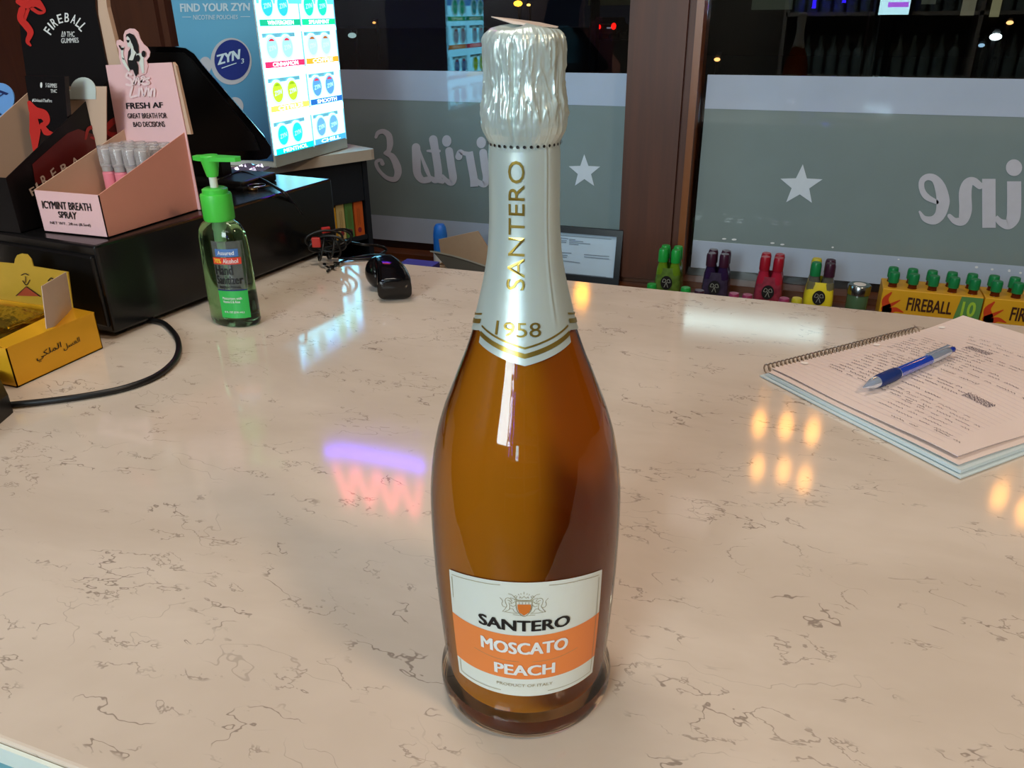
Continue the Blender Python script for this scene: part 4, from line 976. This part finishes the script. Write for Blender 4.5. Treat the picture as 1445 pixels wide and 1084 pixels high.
for k in range(7): line(.034+k*.0068, .105+rh.uniform(0, .01), rh.choice([.165, .18]), .0004)
for b, a0, a1 in ((.243, .045, .085), (.235, .05, .12), (.225, .055, .10), (.205, .15, .18), (.023, .13, .155), (.030, .165, .19)): line(b, a0, a1, .0005)
for c0_ in ((.147, .112), (.075, .215)):
    for k in range(8): hand.append(squig(c0_[0]-.012, c0_[1]-.006+k*.0013, .026, .002, .0005, 3000))
part('handwriting', join(*hand), mat('pencil_ink', (78, 64, 80), .6), tpg)['kind'] = 'stuff'
hl = [([tuple(NP(.012+.0035*math.cos(a), b+.0035*math.sin(a), .0016)) for a in np.linspace(0, 2*math.pi, 13)[:-1]], [tuple(range(12))]) for b in (.045, .145, .245)]
part('punch_hole', join(*hl), mat('hole_white', (235, 228, 222), .6), tpg)
# rule lines
rl = []
for k in range(36):
    b = .02+k*.0071
    if b < NL-.02: rl.append(mapv(stroke2([(.006+i*.016, b) for i in range(12)], .00022, 2, False), lambda x_, y_: NP(x_, y_, .0006)))
part('ruled_lines', join(*rl), mat('rule_ink', (186, 172, 186), .6), tpg)
hx = []
for i in range(0, 40*10+1):
    a = i/10*2*math.pi; b = .006+(NL-.075)*i/400
    P_ = NO+na*(.001+.0055*math.cos(a))+nb*b; hx.append(np.array([P_[0], P_[1], .0062+.0055*math.sin(a)]))
part('spiral_binding', tube(hx, .00075, 5, 0), mat('spiral_metal', (150, 130, 112), .3, metal=.7), nb_, smooth=True)
# pen
p0 = np.array([.1765, .4005, 0]); p1 = np.array([.2625, .519, 0])
pd = (p1-p0)/np.linalg.norm(p1-p0); PLn = float(np.linalg.norm(p1-p0))
def npz(P_):
    d_ = P_-NO; a, b = float(d_@na), float(d_@nb); return nz_(a, b, *LT)+.0007
zA, zB = npz(p0+pd*.03), npz(p1-pd*.03)
za0 = zA-(zB-zA)/(PLn-.06)*.03; slope = (zB-zA)/(PLn-.06)
mid = max(npz(p0+pd*s_)-(za0+slope*s_) for s_ in np.linspace(.01, PLn-.01, 15))
PB = lambda s_: p0+pd*s_+np.array([0, 0, za0+slope*s_+max(0, mid)+.0062])
p3 = np.array([pd[0], pd[1], slope]); p3 /= np.linalg.norm(p3); su = np.cross(p3, [0, 0, 1]); su /= np.linalg.norm(su); sw = np.cross(su, p3)
def plathe(pr, n=20): return mapv(lathe([(r, z) for r, z in pr], n=n), lambda x, y, z: PB(0)+p3*z+su*x+sw*y)
pn = thing('ballpoint_pen', 'translucent blue click ballpoint pen lying on the notebook page', 'pen', PB(.07)-np.array([0, 0, .006]))
part('tip', plathe([(.0006, 0), (.0012, .002), (.0034, .009), (.0050, .014), (.0052, .020)]), mat('pen_clear', (170, 184, 204), .15, trans=.5), pn, smooth=40)
part('grip', plathe([(.0054, .020), (.0060, .024), (.0061, .044), (.0056, .050)]), mat('pen_grip', (18, 44, 104), .5), pn, smooth=40, label='dark blue rubber grip')
part('barrel', plathe([(.0052, .050), (.0050, .098), (.0048, .102)]), mat('pen_blue', (24, 70, 190), .15, trans=.25, coat=.4), pn, smooth=40, label='bright blue barrel')
part('ring', plathe([(.0055, .0492), (.0055, .0508)]), mat('pen_clear', (170, 184, 204), .15, trans=.5), pn, smooth=40)
part('upper_barrel', plathe([(.0049, .102), (.0047, .132), (.0040, .135)]), mat('pen_clear', (170, 184, 204), .15, trans=.5), pn, smooth=40)
part('clip', mapv(box(-.0014, .0014, .0060, .0070, .096, .134, .0003), lambda x, y, z: PB(0)+p3*z+su*x+sw*y), mat('pen_clear', (170, 184, 204), .15, trans=.5), pn)
part('push_button', plathe([(.0028, .135), (.0028, .143), (.0022, .1445)]), mat('pen_button', (20, 50, 150), .3), pn, smooth=40)

# ================================================================ ON THE SILL
# miniature bottle prototype
def minibottle(bodyc, capc, name='miniature_bottle', h=.108, r=.0178):
    e = thing(name, 'x', 'bottle', (0, 0, 0))
    s = h/.108
    part('glass', lathe([(r*.9, 0), (r, .003*s), (r, .055*s), (r*.92, .063*s), (r*.55, .076*s), (.0078, .082*s), (.0078, .090*s)], n=18), bodyc, e, smooth=45)
    part('cap', lathe([(.0096, .088*s), (.0098, .089*s), (.0098, .104*s), (.0088, .108*s), (.001, .108*s)], n=16), capc, e, smooth=45)
    return e
def kill(root):
    for o in list(root.children): bpy.data.objects.remove(o)
    bpy.data.objects.remove(root)
AMB = mat('amber_spirit', (120, 50, 14), .08, trans=.5, ior=1.4); GCAP = mat('cap_green', (22, 122, 66), .35)
GFOIL = mat('shrink_clear', (220, 230, 225), .12, trans=.3)
def addmini(par, x, y, z, bodyc, capc, h=.108, r=.0178):
    s = h/.108
    b_ = part('bottle', lathe([(r*.9, 0), (r, .003*s), (r, .055*s), (r*.92, .063*s), (r*.55, .076*s), (.0078, .082*s), (.0078, .090*s)], (x, y, z), 16), bodyc, par, smooth=45)
    part('cap', lathe([(.0096, .088*s), (.0098, .089*s), (.0098, .104*s), (.0088, .108*s), (.001, .108*s)], (x, y, z), 14), capc, b_, smooth=45)
YK = 1.40
YEL = mat('carton_yellow', (206, 196, 26), .4, var=.05); DGR = mat('carton_green', (20, 92, 30), .4, var=.1)
BROWN = mat('letter_brown', (60, 26, 10), .5)
def firepack(xl, lab):
    w_ = .1775; y0, y1 = YK-.037, YK+.037
    e = thing('miniature_multipack', lab, 'multipack', (xl+w_/2, YK, SILL), 'yellow ten-packs of miniatures on the sill')
    sl_ = part('carton', box(xl, xl+w_, y0, y1, SILL+.001, SILL+.081, .0015), YEL, e)
    for j in range(2):
        for i in range(5): addmini(e, xl+.0178+i*.0356, y0+.019+j*.036, SILL+.002, AMB, GCAP)
    F_ = lambda a, z, o=.0006: np.array([xl+a, y0-o, SILL+z])
    part('flame_print', join(*[mapv(stroke2(P_, w2), lambda a, z: F_(a, z)) for P_, w2 in (([(.003, .012), (.014, .036), (.008, .058), (.016, .074)], [.012, .018, .012, .003]), ([(.012, .030), (.028, .040), (.044, .036)], [.016, .010, .002]), ([(.014, .018), (.030, .022), (.050, .018)], [.014, .010, .003]), ([(.008, .040), (.024, .052), (.034, .060)], [.010, .006, .002]))]), mat('flame_red', (196, 62, 22), .45), sl_)
    part('green_panel', join(flat([F_(.136, .002), F_(.1772, .002), F_(.1772, .079), F_(.140, .079), F_(.133, .030)]), flat([F_(.062, .002), F_(.104, .002), F_(.104, .020), F_(.096, .030), F_(.070, .030), F_(.060, .016)])), DGR, sl_)
    part('lettering', txt('FIREBALL', bil([F_(.048, .041, .001), F_(.128, .041, .001), F_(.128, .066, .001), F_(.048, .068, .001)]), .04), BROWN, sl_)
    part('lettering', txt('10', bil([F_(.144, .040, .001), F_(.168, .040, .001), F_(.168, .070, .001), F_(.144, .070, .001)]), .05), mat('lime_ink', (160, 200, 60), .5), sl_)
    0 and part('lettering', txt('CINNAMON', bil([F_(.070, .010, .001), F_(.098, .010, .001), F_(.098, .018, .001), F_(.070, .018, .001)]), .01), mat('lime_ink', (160, 200, 60), .5), sl_)
firepack(onY(1237, 440, YK)[0], 'yellow and red ten-pack of miniatures with green caps, beside the silver-lidded jar')
firepack(onY(1237, 440, YK)[0]+.1800, 'yellow and red ten-pack of miniatures cut by the right edge')
# four-packs with round black badge
def fourpack(px, ptop, capc, bodyc, bag, lab, capcs=None, wr=.66):
    x = onY(px, 405, YK)[0]; zt = onY(px, ptop, YK-.012)[2]
    zb_ = SILL+.0012; h_ = zt-zb_
    e = thing('miniature_pack', lab, 'multipack', (x, YK, SILL), 'shrink-wrapped miniature packs on the sill')
    k = 0; s = h_/.108
    for j in range(2):
        for i in range(2):
            cc = capcs[k % len(capcs)] if capcs else capc; k += 1
            bx_, by_ = x-.0135+i*.027, YK-.0145+j*.029
            b_ = part('bottle', lathe([(.0125, 0), (.0132, .003*s), (.0132, .058*s), (.0122, .068*s), (.0090, .080*s), (.0084, .090*s)], (bx_, by_, zb_), 16), bodyc, e, smooth=45)
            part('cap', lathe([(.0104, .082*s), (.0106, .083*s), (.0104, .103*s), (.0088, .108*s), (.001, .108*s)], (bx_, by_, zb_), 14), cc, b_, smooth=45)
    pr = [(.0300, -.0008), (.0315, .004), (.0315, h_*.34), (.0295, h_*.5), (.0262, h_*wr)]
    V, F = [], []; n = 32
    for r, z in pr:
        for q in range(n):
            a = 2*math.pi*q/n; ca, sa = math.cos(a), math.sin(a); wob = 1+.02*math.sin(5*a+z*300)
            V.append((x+r*math.copysign(abs(ca)**.5, ca)*.93*wob, YK+r*math.copysign(abs(sa)**.5, sa)*.98, zb_+z))
    for r_ in range(len(pr)-1):
        for q in range(n): q2 = (q+1) % n; F.append((r_*n+q, r_*n+q2, (r_+1)*n+q2, (r_+1)*n+q))
    b_ = part('wrap', (V, F), bag, e, smooth=50)
    zc2 = zb_+h_*.40
    bd = part('badge', ([(x+.0125*math.cos(a), YK-.0330, zc2+.0155*math.sin(a)) for a in np.linspace(0, 2*math.pi, 25)[:-1]], [tuple(range(24))]), mat('badge_black', (22, 20, 20), .4), e)
    mk = join(*[mapv(stroke2(P_, .0011), lambda a, z, d_=d_: (x+a, YK-.0333-d_*.00006, zc2+z)) for d_, P_ in enumerate(([(-.0085, .002), (-.006, .008), (-.0015, .006), (-.003, .001), (-.0085, .001)], [(.0085, .002), (.006, .008), (.0015, .006), (.003, .001), (.0085, .001)], [(-.004, -.010), (-.001, -.002), (0, .001), (.001, -.002), (.004, -.010)]))])
    part('emblem', mk, mat('badge_grey', (150, 150, 140), .5), bd)
    return x, zb_, h_, e
def bag(nm, rgb): return mat('wrap_'+nm, rgb, .2, var=.6, scale=70, trans=.2)
fourpack(943, 351, mat('cap_lime', (30, 150, 60), .35), mat('spirit_lime', (120, 160, 40), .1, trans=.4), bag('lime', (92, 122, 50)), 'lime green shrink-wrapped pack of miniatures in front of the wooden post')
fourpack(1010, 357, mat('cap_plum', (58, 24, 44), .35), mat('spirit_plum', (52, 34, 74), .1, trans=.3), bag('plum', (60, 50, 72)), 'dark purple shrink-wrapped pack of miniatures on the sill')
fourpack(1085, 362, mat('cap_red', (150, 20, 38), .35), mat('spirit_red', (190, 44, 70), .1, trans=.3), bag('red', (150, 54, 72)), 'red shrink-wrapped pack of miniatures on the sill')
X_, Z_, H_, E_ = fourpack(1157, 370, None, mat('mini_clear', (150, 150, 136), .08, trans=.7), mat('wrap_yellow', (224, 206, 40), .35, var=.15, scale=45), 'yellow pack of miniatures with mixed green, yellow and purple caps', [mat('cap_green', (22, 122, 66)), mat('cap_plum', (58, 24, 44)), mat('cap_yellow', (190, 180, 40), .4), mat('cap_plum', (58, 24, 44))])
# jar with silver lid
xj = onY(1210, 420, YK)[0]; zt = onY(1210, 401, YK)[2]
jr = thing('jar', 'small green jar with shiny silver lid between the yellow packs', 'jar', (xj, YK, SILL))
hj = zt-SILL
part('glass', lathe([(.019, .0005), (.021, .003), (.021, hj-.022), (.018, hj-.017)], (xj, YK, SILL), 28), mat('jar_green', (84, 116, 84), .2, trans=.3), jr, smooth=40)
part('lid', lathe([(.0205, hj-.020), (.0225, hj-.019), (.0225, hj-.002), (.021, hj), (.001, hj)], (xj, YK, SILL), 28), mat('lid_silver', (180, 184, 184), .2, metal=1), jr, smooth=40)
part('lid_label', lathe([(.012, hj+.0002), (.012, hj+.0006), (.001, hj+.0007)], (xj, YK, SILL), 20), WHITE, jr)
# single miniatures standing in a row nearer the counter, only their caps show
YS = 1.22
proto = None
for px, py, cc, nm in ((920, 401, mat('cap_lime', (30, 150, 60)), 'green cap beside the lime pack, left'), (968, 406, mat('cap_lime', (30, 150, 60)), 'green cap beside the lime pack, right'), (987, 410, mat('cap_plum', (58, 24, 44)), 'dark purple cap below the purple pack'), (1036, 414, mat('cap_pink', (150, 50, 90), .35), 'dull pink cap right of the purple pack'), (1055, 416, mat('cap_pink', (150, 50, 90), .35), 'dull pink cap left of the red pack'), (1107, 421, mat('cap_pink', (150, 50, 90), .35), 'dull pink cap right of the red pack'), (1125, 421, mat('cap_yellow', (190, 180, 40), .4), 'yellow cap left of the yellow pack')):
    P_ = onY(px, py, YS)
    e = thing('miniature_bottle', 'miniature bottle with %s' % nm, 'bottle', (P_[0], YS, SILL), 'loose miniatures near the counter edge')
    addmini(e, P_[0], YS, SILL+.0005, mat('mini_clear', (150, 150, 136), .08, trans=.7), cc, P_[2]-SILL, .0165)
# framed licence leaning on the glass
fr_n = Plane((0, 1.49, -.30), (0, -1, .14))
FQ = [(700, 297), (881, 316), (861, 402), (700, 388)]
fq = [onY(700, 297, 1.49), onY(881, 316, 1.49)]
x0, x1, zt = fq[0][0], fq[1][0], -.135
lc = thing('framed_licence', 'black-framed printed licence leaning on the window behind the bottle', 'framed document', ((x0+x1)/2, 1.46, SILL))
zl = SILL+.001
def LF(x, z, o=0.): tt = (z-zl)/(zt-zl); return np.array([x, 1.468+.024*tt-o, z])
fw = .014
def fbar(xa, xb, za, zb2): return prism([LF(xa, za, 0), LF(xb, za, 0), LF(xb, zb2, 0), LF(xa, zb2, 0)], (0, -.010, 0))
FRM = mat('frame_black', (16, 20, 26), .35)
for nm, b_ in (('frame_bar', (x0, x1, zt-fw, zt)), ('frame_bar', (x0, x1, zl, zl+fw)), ('frame_bar', (x0, x0+fw, zl+fw, zt-fw)), ('frame_bar', (x1-fw, x1, zl+fw, zt-fw))): part(nm, fbar(*b_), FRM, lc)
pg = part('document', prism([LF(x0+fw, zl+fw, .002), LF(x1-fw, zl+fw, .002), LF(x1-fw, zt-fw, .002), LF(x0+fw, zt-fw, .002)], (0, -.001, 0)), mat('licence_paper', (176, 198, 216), .5, var=.02), lc)
LPl = Plane(LF(x0, zl, .0036), np.cross(LF(x1, zl)-LF(x0, zl), LF(x0, zt)-LF(x0, zl)))
def z8(P): return [(770+x/9.03, 290+y/9.03) for x, y in P]
GT = mat('licence_text', (120, 136, 152), .6)
tl = [ptxt(LPl, 'BUSINESS LICENSE', z8([(335, 340), (665, 362), (665, 328), (335, 306)]), .04)]
for (xa, ya, xb, yb, w_) in ((335, 282, 690, 305, 1.2), (170, 378, 840, 430, .9), (170, 410, 290, 425, 1.1), (170, 440, 270, 450, 1.1), (170, 462, 265, 470, 1.1), (300, 430, 380, 436, 1.1), (300, 450, 480, 462, 1.1), (300, 470, 570, 492, 1.1), (300, 490, 420, 500, 1.1), (190, 600, 330, 608, 1.2), (190, 632, 280, 638, 1.2), (190, 655, 270, 662, 1.2), (190, 700, 440, 732, 1.2), (490, 625, 810, 650, 1.1), (490, 655, 810, 682, 1.1), (210, 860, 770, 915, 1.6), (215, 885, 770, 935, 1.4), (220, 910, 765, 955, 1.2)):
    tl.append(pstroke(LPl, z8([(xa, ya), (xb, yb)]), w_, .0005, caps=False))
part('lettering', join(*tl), GT, pg)
# open cardboard carton, spray can, violet box behind the counter edge
CY = 1.25
cb = thing('cardboard_carton', 'open brown cardboard carton with raised flap behind the counter edge', 'box', (*onY(660, 400, CY)[:2], SILL))
CPl = Plane((0, CY, 0), (0, -1, 0))
xa, xb = onY(616, 380, CY)[0], onY(740, 380, CY)[0]
ztop = onY(616, 356, CY)[2]
FlP = Plane(onY(650, 356, CY), (.35, -1, .55))
part('body', join(box(xa, xb, CY, CY+.003, SILL+.001, ztop-.03), box(xa, xb, CY+.18, CY+.183, SILL+.001, ztop-.03), box(xa, xa+.003, CY, CY+.183, SILL+.001, ztop-.03), box(xb-.003, xb, CY, CY+.183, SILL+.001, ztop-.03), box(xa, xb, CY, CY+.183, SILL+.001, SILL+.004)), KRAFT, cb)
part('flap', prism([CPl(619, 338), CPl(674, 326), CPl(689, 350), CPl(700, 385), CPl(688, 378), CPl(622, 358)], (0, .003, 0)), KRAFT, cb)
part('flap', prism([CPl(611, 354, .003), CPl(640, 362, .003), CPl(700, 378, .003), CPl(700, 392, .003), CPl(650, 392, .003), CPl(630, 376, .003)], (0, .003, 0)), mat('board_grey', (96, 92, 84), .8), cb)
part('flap_edge', pstroke(CPl, [(609, 354), (625, 357), (650, 363), (690, 376)], 2.2, .0045), mat('board_edge', (170, 164, 150), .8), cb)
xs = onY(621, 380, CY+.10)[0]; xs = onY(620, 350, 1.42); zc9 = onY(622, 316, 1.42)[2]; hcn = zc9-SILL
cn_ = thing('spray_can', 'bright blue capped spray can behind the brown cardboard carton', 'spray can', (xs[0]+.004, 1.42, SILL))
cl_ = (xs[0]+.004, 1.42, SILL)
part('cap', lathe([(.0175, hcn-.062), (.0172, hcn-.025), (.0145, hcn-.008), (.010, hcn-.001), (.001, hcn)], cl_, 28), mat('cap_blue', (40, 120, 220), .35), cn_, smooth=50)
part('body', lathe([(.018, .001), (.0185, .004), (.0185, hcn-.068), (.0165, hcn-.060)], cl_, 28), mat('can_bluewhite', (70, 140, 200), .3, var=.2), cn_, smooth=50)
part('label_band', lathe([(.0188, hcn-.105), (.0188, hcn-.070)], cl_, 28, cap=False), WHITE, cn_)
vb = [onz(555, 366, -.05), onz(602, 372, -.05)]
solo('violet_box', box(vb[0][0], vb[0][0]+.062, vb[0][1]+.0, vb[0][1]+.05, SILL+.001, -.062, .001), mat('violet_card', (60, 48, 140), .4), 'violet box top showing just beyond the counter edge', 'box')
for o in [o for o in bpy.data.objects if o.name.startswith('violet_box')]: pass

# ================================================================ LIGHTS OF THE PLACE (fixtures with a body)
def bulbs(nm, xs_, lab, col_, es_):
    e = thing('pendant_lamp', lab, 'lamp', (xs_[0][0], xs_[0][1], xs_[0][2]))
    part('cord', tube([(xs_[0][0], xs_[0][1], CEIL), (xs_[0][0], xs_[0][1], xs_[0][2]+.06)], .003, 6, 0), BLACK, e)
    part('bar', box(min(p[0] for p in xs_)-.01, max(p[0] for p in xs_)+.01, xs_[0][1]-.008, xs_[0][1]+.008, xs_[0][2]+.040, xs_[0][2]+.055), BLACK, e)
    for p in xs_: part('bulb', ell(p, [np.array([.016, 0, 0]), np.array([0, .016, 0]), np.array([0, 0, .034])], 14, 8), mat('bulb_warm', (255, 190, 90), .3, emit=(255, 168, 72), es=es_), e, smooth=True)
bulbs('a', [(.075, 1.47, .57), (.135, 1.47, .565), (.195, 1.47, .57), (.085, 1.47, .69), (.145, 1.47, .685), (.195, 1.47, .70)], 'black bar lamp with warm bulbs hanging at the right window', (1, .6, .3), 13)
bulbs('b', [(.60, 1.47, .66), (.655, 1.47, .69), (.71, 1.47, .66)], 'black bar lamp with three warm bulbs at the far right window', (1, .6, .3), 13)
# neon sign in the left window
sg_ = thing('neon_sign', 'violet and pink neon sign hanging in the left window', 'neon sign', (-1.0, 1.48, .86))
part('violet_tube', tube([(-1.16, 1.48, .885), (-1.10, 1.48, .870), (-1.0, 1.48, .868), (-.86, 1.48, .872), (-.84, 1.48, .885)], .016, 8), mat('neon_violet', (120, 80, 255), .3, emit=(90, 50, 255), es=18), sg_, smooth=True)
part('pink_tube', join(*[tube([(-1.14+k*.075, 1.48, .93), (-1.10+k*.075, 1.48, 1.05), (-1.075+k*.075, 1.48, .93)], .010, 6) for k in range(4)]), mat('neon_pink', (255, 120, 130), .3, emit=(255, 90, 110), es=7), sg_, smooth=True)
part('backing', box(-1.18, -.82, 1.495, 1.500, .85, 1.12), BLACK, sg_)

# ================================================================ OUTSIDE, NIGHT
solo('asphalt', box(-60, 60, 1.9, 90, -1.1, -1.05), mat('asphalt', (40, 38, 36), .7, bump=.2, scale=3), kind='structure')
bpy.data.objects['asphalt'].name = 'floor_outside'
def lampx(px, py, D, r_, rgb, es_, lab, pole=True):
    P_ = onY(px, py, D)
    e = thing('street_lamp', lab, 'street lamp', (P_[0], D, -1.05))
    part('lamp_head', ell(P_, [np.array([r_, 0, 0]), np.array([0, r_, 0]), np.array([0, 0, r_*.6])], 12, 8), mat('lamp_%d' % es_+str(rgb[2]), rgb, .3, emit=rgb, es=es_), e, smooth=True)
    part('pole', tube([(P_[0], D+.15, -1.05), (P_[0], D+.15, P_[2]+.1), (P_[0], D, P_[2]+r_*.7)], .05, 6, 0), BLACK, e)
lampx(731, 5, 24, .13, (255, 176, 40), 6, 'distant amber street lamp above the bottle cap')
lampx(746, 7, 30, .07, (255, 190, 90), 4, 'small distant amber lamp right of the brighter one')
lampx(1012, 84, 14, .05, (255, 190, 110), 2, 'faint warm light low in the right window by the post')
lampx(1405, 52, 12, .07, (230, 250, 255), 4, 'distant white oblong light in the right window')
lampx(1385, 64, 16, .05, (160, 200, 230), 1, 'faint blue-white light in the right window')
lampx(1425, 32, 18, .06, (255, 190, 120), 2, 'small warm light near the right edge')
lampx(528, 32, 22, .05, (255, 170, 90), 2, 'tiny orange light seen through the left window')
lampx(497, 50, 16, .09, (160, 190, 190), 1, 'grey-white light beside the lit display')
# tall sodium lamp and shop canopy light, seen mirrored in the counter
sl_ = thing('street_lamp', 'tall sodium street lamp across the pavement, reflected in the counter', 'street lamp', (-2.13, 8, -1.05))
part('lamp_head', ell((-2.13, 8, 2.56), [np.array([.085, 0, 0]), np.array([0, .085, 0]), np.array([0, 0, .13])], 12, 8), mat('sodium', (255, 170, 40), .3, emit=(255, 160, 20), es=60), sl_, smooth=True)
part('pole', tube([(-2.13, 8.2, -1.05), (-2.13, 8.2, 2.75), (-2.13, 8.0, 2.70)], .05, 6, 0), BLACK, sl_)
cn2 = thing('shop_canopy', 'canopy with a long white strip light across the pavement', 'canopy', (-.3, 8.2, -1.05))
part('strip_light', box(-1.4, .46, 8.0, 8.05, 2.66, 2.80), mat('strip_white', (220, 245, 245), .3, emit=(205, 240, 240), es=5), cn2)
part('roof', box(-1.6, .6, 8.0, 9.4, 2.82, 2.95), BLACK, cn2)
part('post', tube([(-1.5, 9.2, -1.05), (-1.5, 9.2, 2.82)], .06, 8, 0), BLACK, cn2)
part('post', tube([(.5, 9.2, -1.05), (.5, 9.2, 2.82)], .06, 8, 0), BLACK, cn2)
# parked car with red tail lights
D = 20.
cL, cR = onY(840, 38, D), onY(866, 37, D)
cx_ = (cL[0]+cR[0])/2; sc_ = (cR[0]-cL[0])/1.36
car = thing('parked_car', 'dark parked car seen from behind with glowing red tail lights', 'car', (cx_, D+1.5, -1.05))
zT = cL[2]
PNT = mat('car_paint', (26, 22, 22), .3)
s_ = sc_
body = [(0, zT-.45*s_), (-.02, zT+.15*s_), (.5, zT+.22*s_), (.9, zT+.62*s_), (2.4, zT+.62*s_), (3.1, zT+.2*s_), (4.2, zT+.1*s_), (4.3, zT-.45*s_)]
part('body', prism([(cx_-.85*s_, D+.03+a*s_, z) for a, z in body], (1.7*s_, 0, 0)), PNT, car)
part('tail_light', ell(cL, [np.array([.42*s_, 0, 0]), np.array([0, .06, 0]), np.array([0, 0, .24*s_])], 12, 8), mat('tail_red', (255, 20, 10), .3, emit=(255, 14, 8), es=4), car, smooth=True)
part('tail_light', ell(cR, [np.array([.17*s_, 0, 0]), np.array([0, .06, 0]), np.array([0, 0, .22*s_])], 12, 8), mat('tail_red', (255, 20, 10), .3), car, smooth=True)
part('number_plate', box(cx_-.12*s_+.1, cx_+.18*s_+.1, D-.01, D+.02, zT-.12*s_, zT-.02*s_), mat('plate', (150, 170, 190), .4, emit=(150, 170, 190), es=.4), car)
for dx_ in (-.7, .7):
    for dy_ in (.8, 3.4):
        part('wheel', mapv(lathe([(.33*s_, -.1), (.33*s_, .1)], n=20), lambda x, y, z, dx_=dx_, dy_=dy_: (cx_+dx_*s_+z, D+dy_*s_+x, zT-.62*s_+y)), BLACK, car)
# shop building across the street with lit windows
bd_ = thing('street_building', 'dark low building across the street with pale lit windows', 'building', (6, 31, -1.05))
part('wall', box(-4, 30, 30, 34, -1.05, 5), mat('night_wall', (46, 40, 36), .8), bd_)
for (xa_, xb_, ya_, yb_, rgb, es_) in ((1355, 1380, -6, 22, (140, 136, 112), .35), (1396, 1416, -6, 24, (150, 146, 110), .45), (1300, 1325, -20, 6, (110, 116, 100), .2), (1060, 1120, -8, 14, (90, 100, 84), .18), (640, 700, -30, -2, (90, 90, 70), .2), (830, 900, -10, 8, (60, 60, 44), .15)):
    a_, b_ = onY(xa_, yb_, 29.9), onY(xb_, ya_, 29.9)
    part('window', box(a_[0], b_[0], 29.9, 29.98, a_[2], b_[2]), mat('lit_window_%d' % xa_, rgb, .5, emit=rgb, es=es_), bd_)

# ================================================================ BEHIND THE CAMERA (seen only as reflections)
sf = thing('bottle_shelf', 'long shelf unit of bottles along the rear wall, seen only as reflection', 'shelf', (.9, -3.05, FLOOR))
for z in (-.5, -.1, .3, .7, 1.1): part('shelf_board', box(-.2, 2.2, -3.2, -2.9, z-.012, z+.012), mat('shelf_white', (170, 165, 155), .5), sf)
for x in (-.2, 1.0, 2.2): part('upright', box(x-.012, x+.012, -3.2, -2.9, FLOOR+.001, 1.3), mat('shelf_white', (170, 165, 155), .5), sf)
bts = []
for z in (-.1, .3, .7):
    x = -.12
    while x < 2.12:
        h_ = .2+.08*math.sin(x*37+z*9)**2
        if abs(x-1.0) > .05: bts.append(lathe([(.035, 0), (.036, h_*.6), (.014, h_*.75), (.013, h_)], (x, -3.03, z+.0125), 10))
        x += .085
sb = solo('shelf_bottles', join(*bts), mat('assorted_glass', (120, 140, 140), .15, var=.8, scale=6), 'rows of assorted bottles filling the rear shelf', 'bottles', kind='stuff', smooth=40)

YM_ = 2*YW+2.86          # mirror distance of the rear fittings in the window glass
def mir(px, py): P_ = onY(px, py, YM_); return P_[0], P_[2]
x0_, zb_ = mir(1239, 21); x1_, _q = mir(1282, 21)
scn = thing('wall_screen', 'bright customer screen hung in front of the rear shelf, seen reflected in the right window', 'screen', ((x0_+x1_)/2, -2.86, zb_))
part('housing', box(x0_-.02, x1_+.02, -2.90, -2.862, zb_-.02, zb_+.34), BLACK, scn)
part('panel', box(x0_, x1_, -2.862, -2.860, zb_, zb_+.30), mat('screen_lit', (200, 245, 250), .3, emit=(190, 240, 250), es=14), scn)
part('banner', box(x0_+.05, x1_-.01, -2.860, -2.858, zb_+.045, zb_+.075), mat('screen_violet', (190, 120, 240), .3, emit=(180, 100, 240), es=10), scn)
part('pole', tube([((x0_+x1_)/2, -2.89, FLOOR), ((x0_+x1_)/2, -2.89, zb_+.05)], .02, 8, 0), BLACK, scn)
part('foot', box((x0_+x1_)/2-.15, (x0_+x1_)/2+.15, -2.99, -2.79, FLOOR+.001, FLOOR+.02), BLACK, scn)
for (px_, py_, nm_) in ((1148, 12, 'left'), (1191, 4, 'right')):
    xs_, zs_ = mir(px_, py_)
    e = thing('light_strip', 'upright blue light strip on the rear shelf, the %s one in the window reflection' % nm_, 'light', (xs_, -2.88, zs_), 'blue light strips')
    part('tube', box(xs_-.012, xs_+.012, -2.895, -2.875, zs_, 1.1), mat('strip_blue', (60, 40, 255), .3, emit=(50, 30, 255), es=14), e)
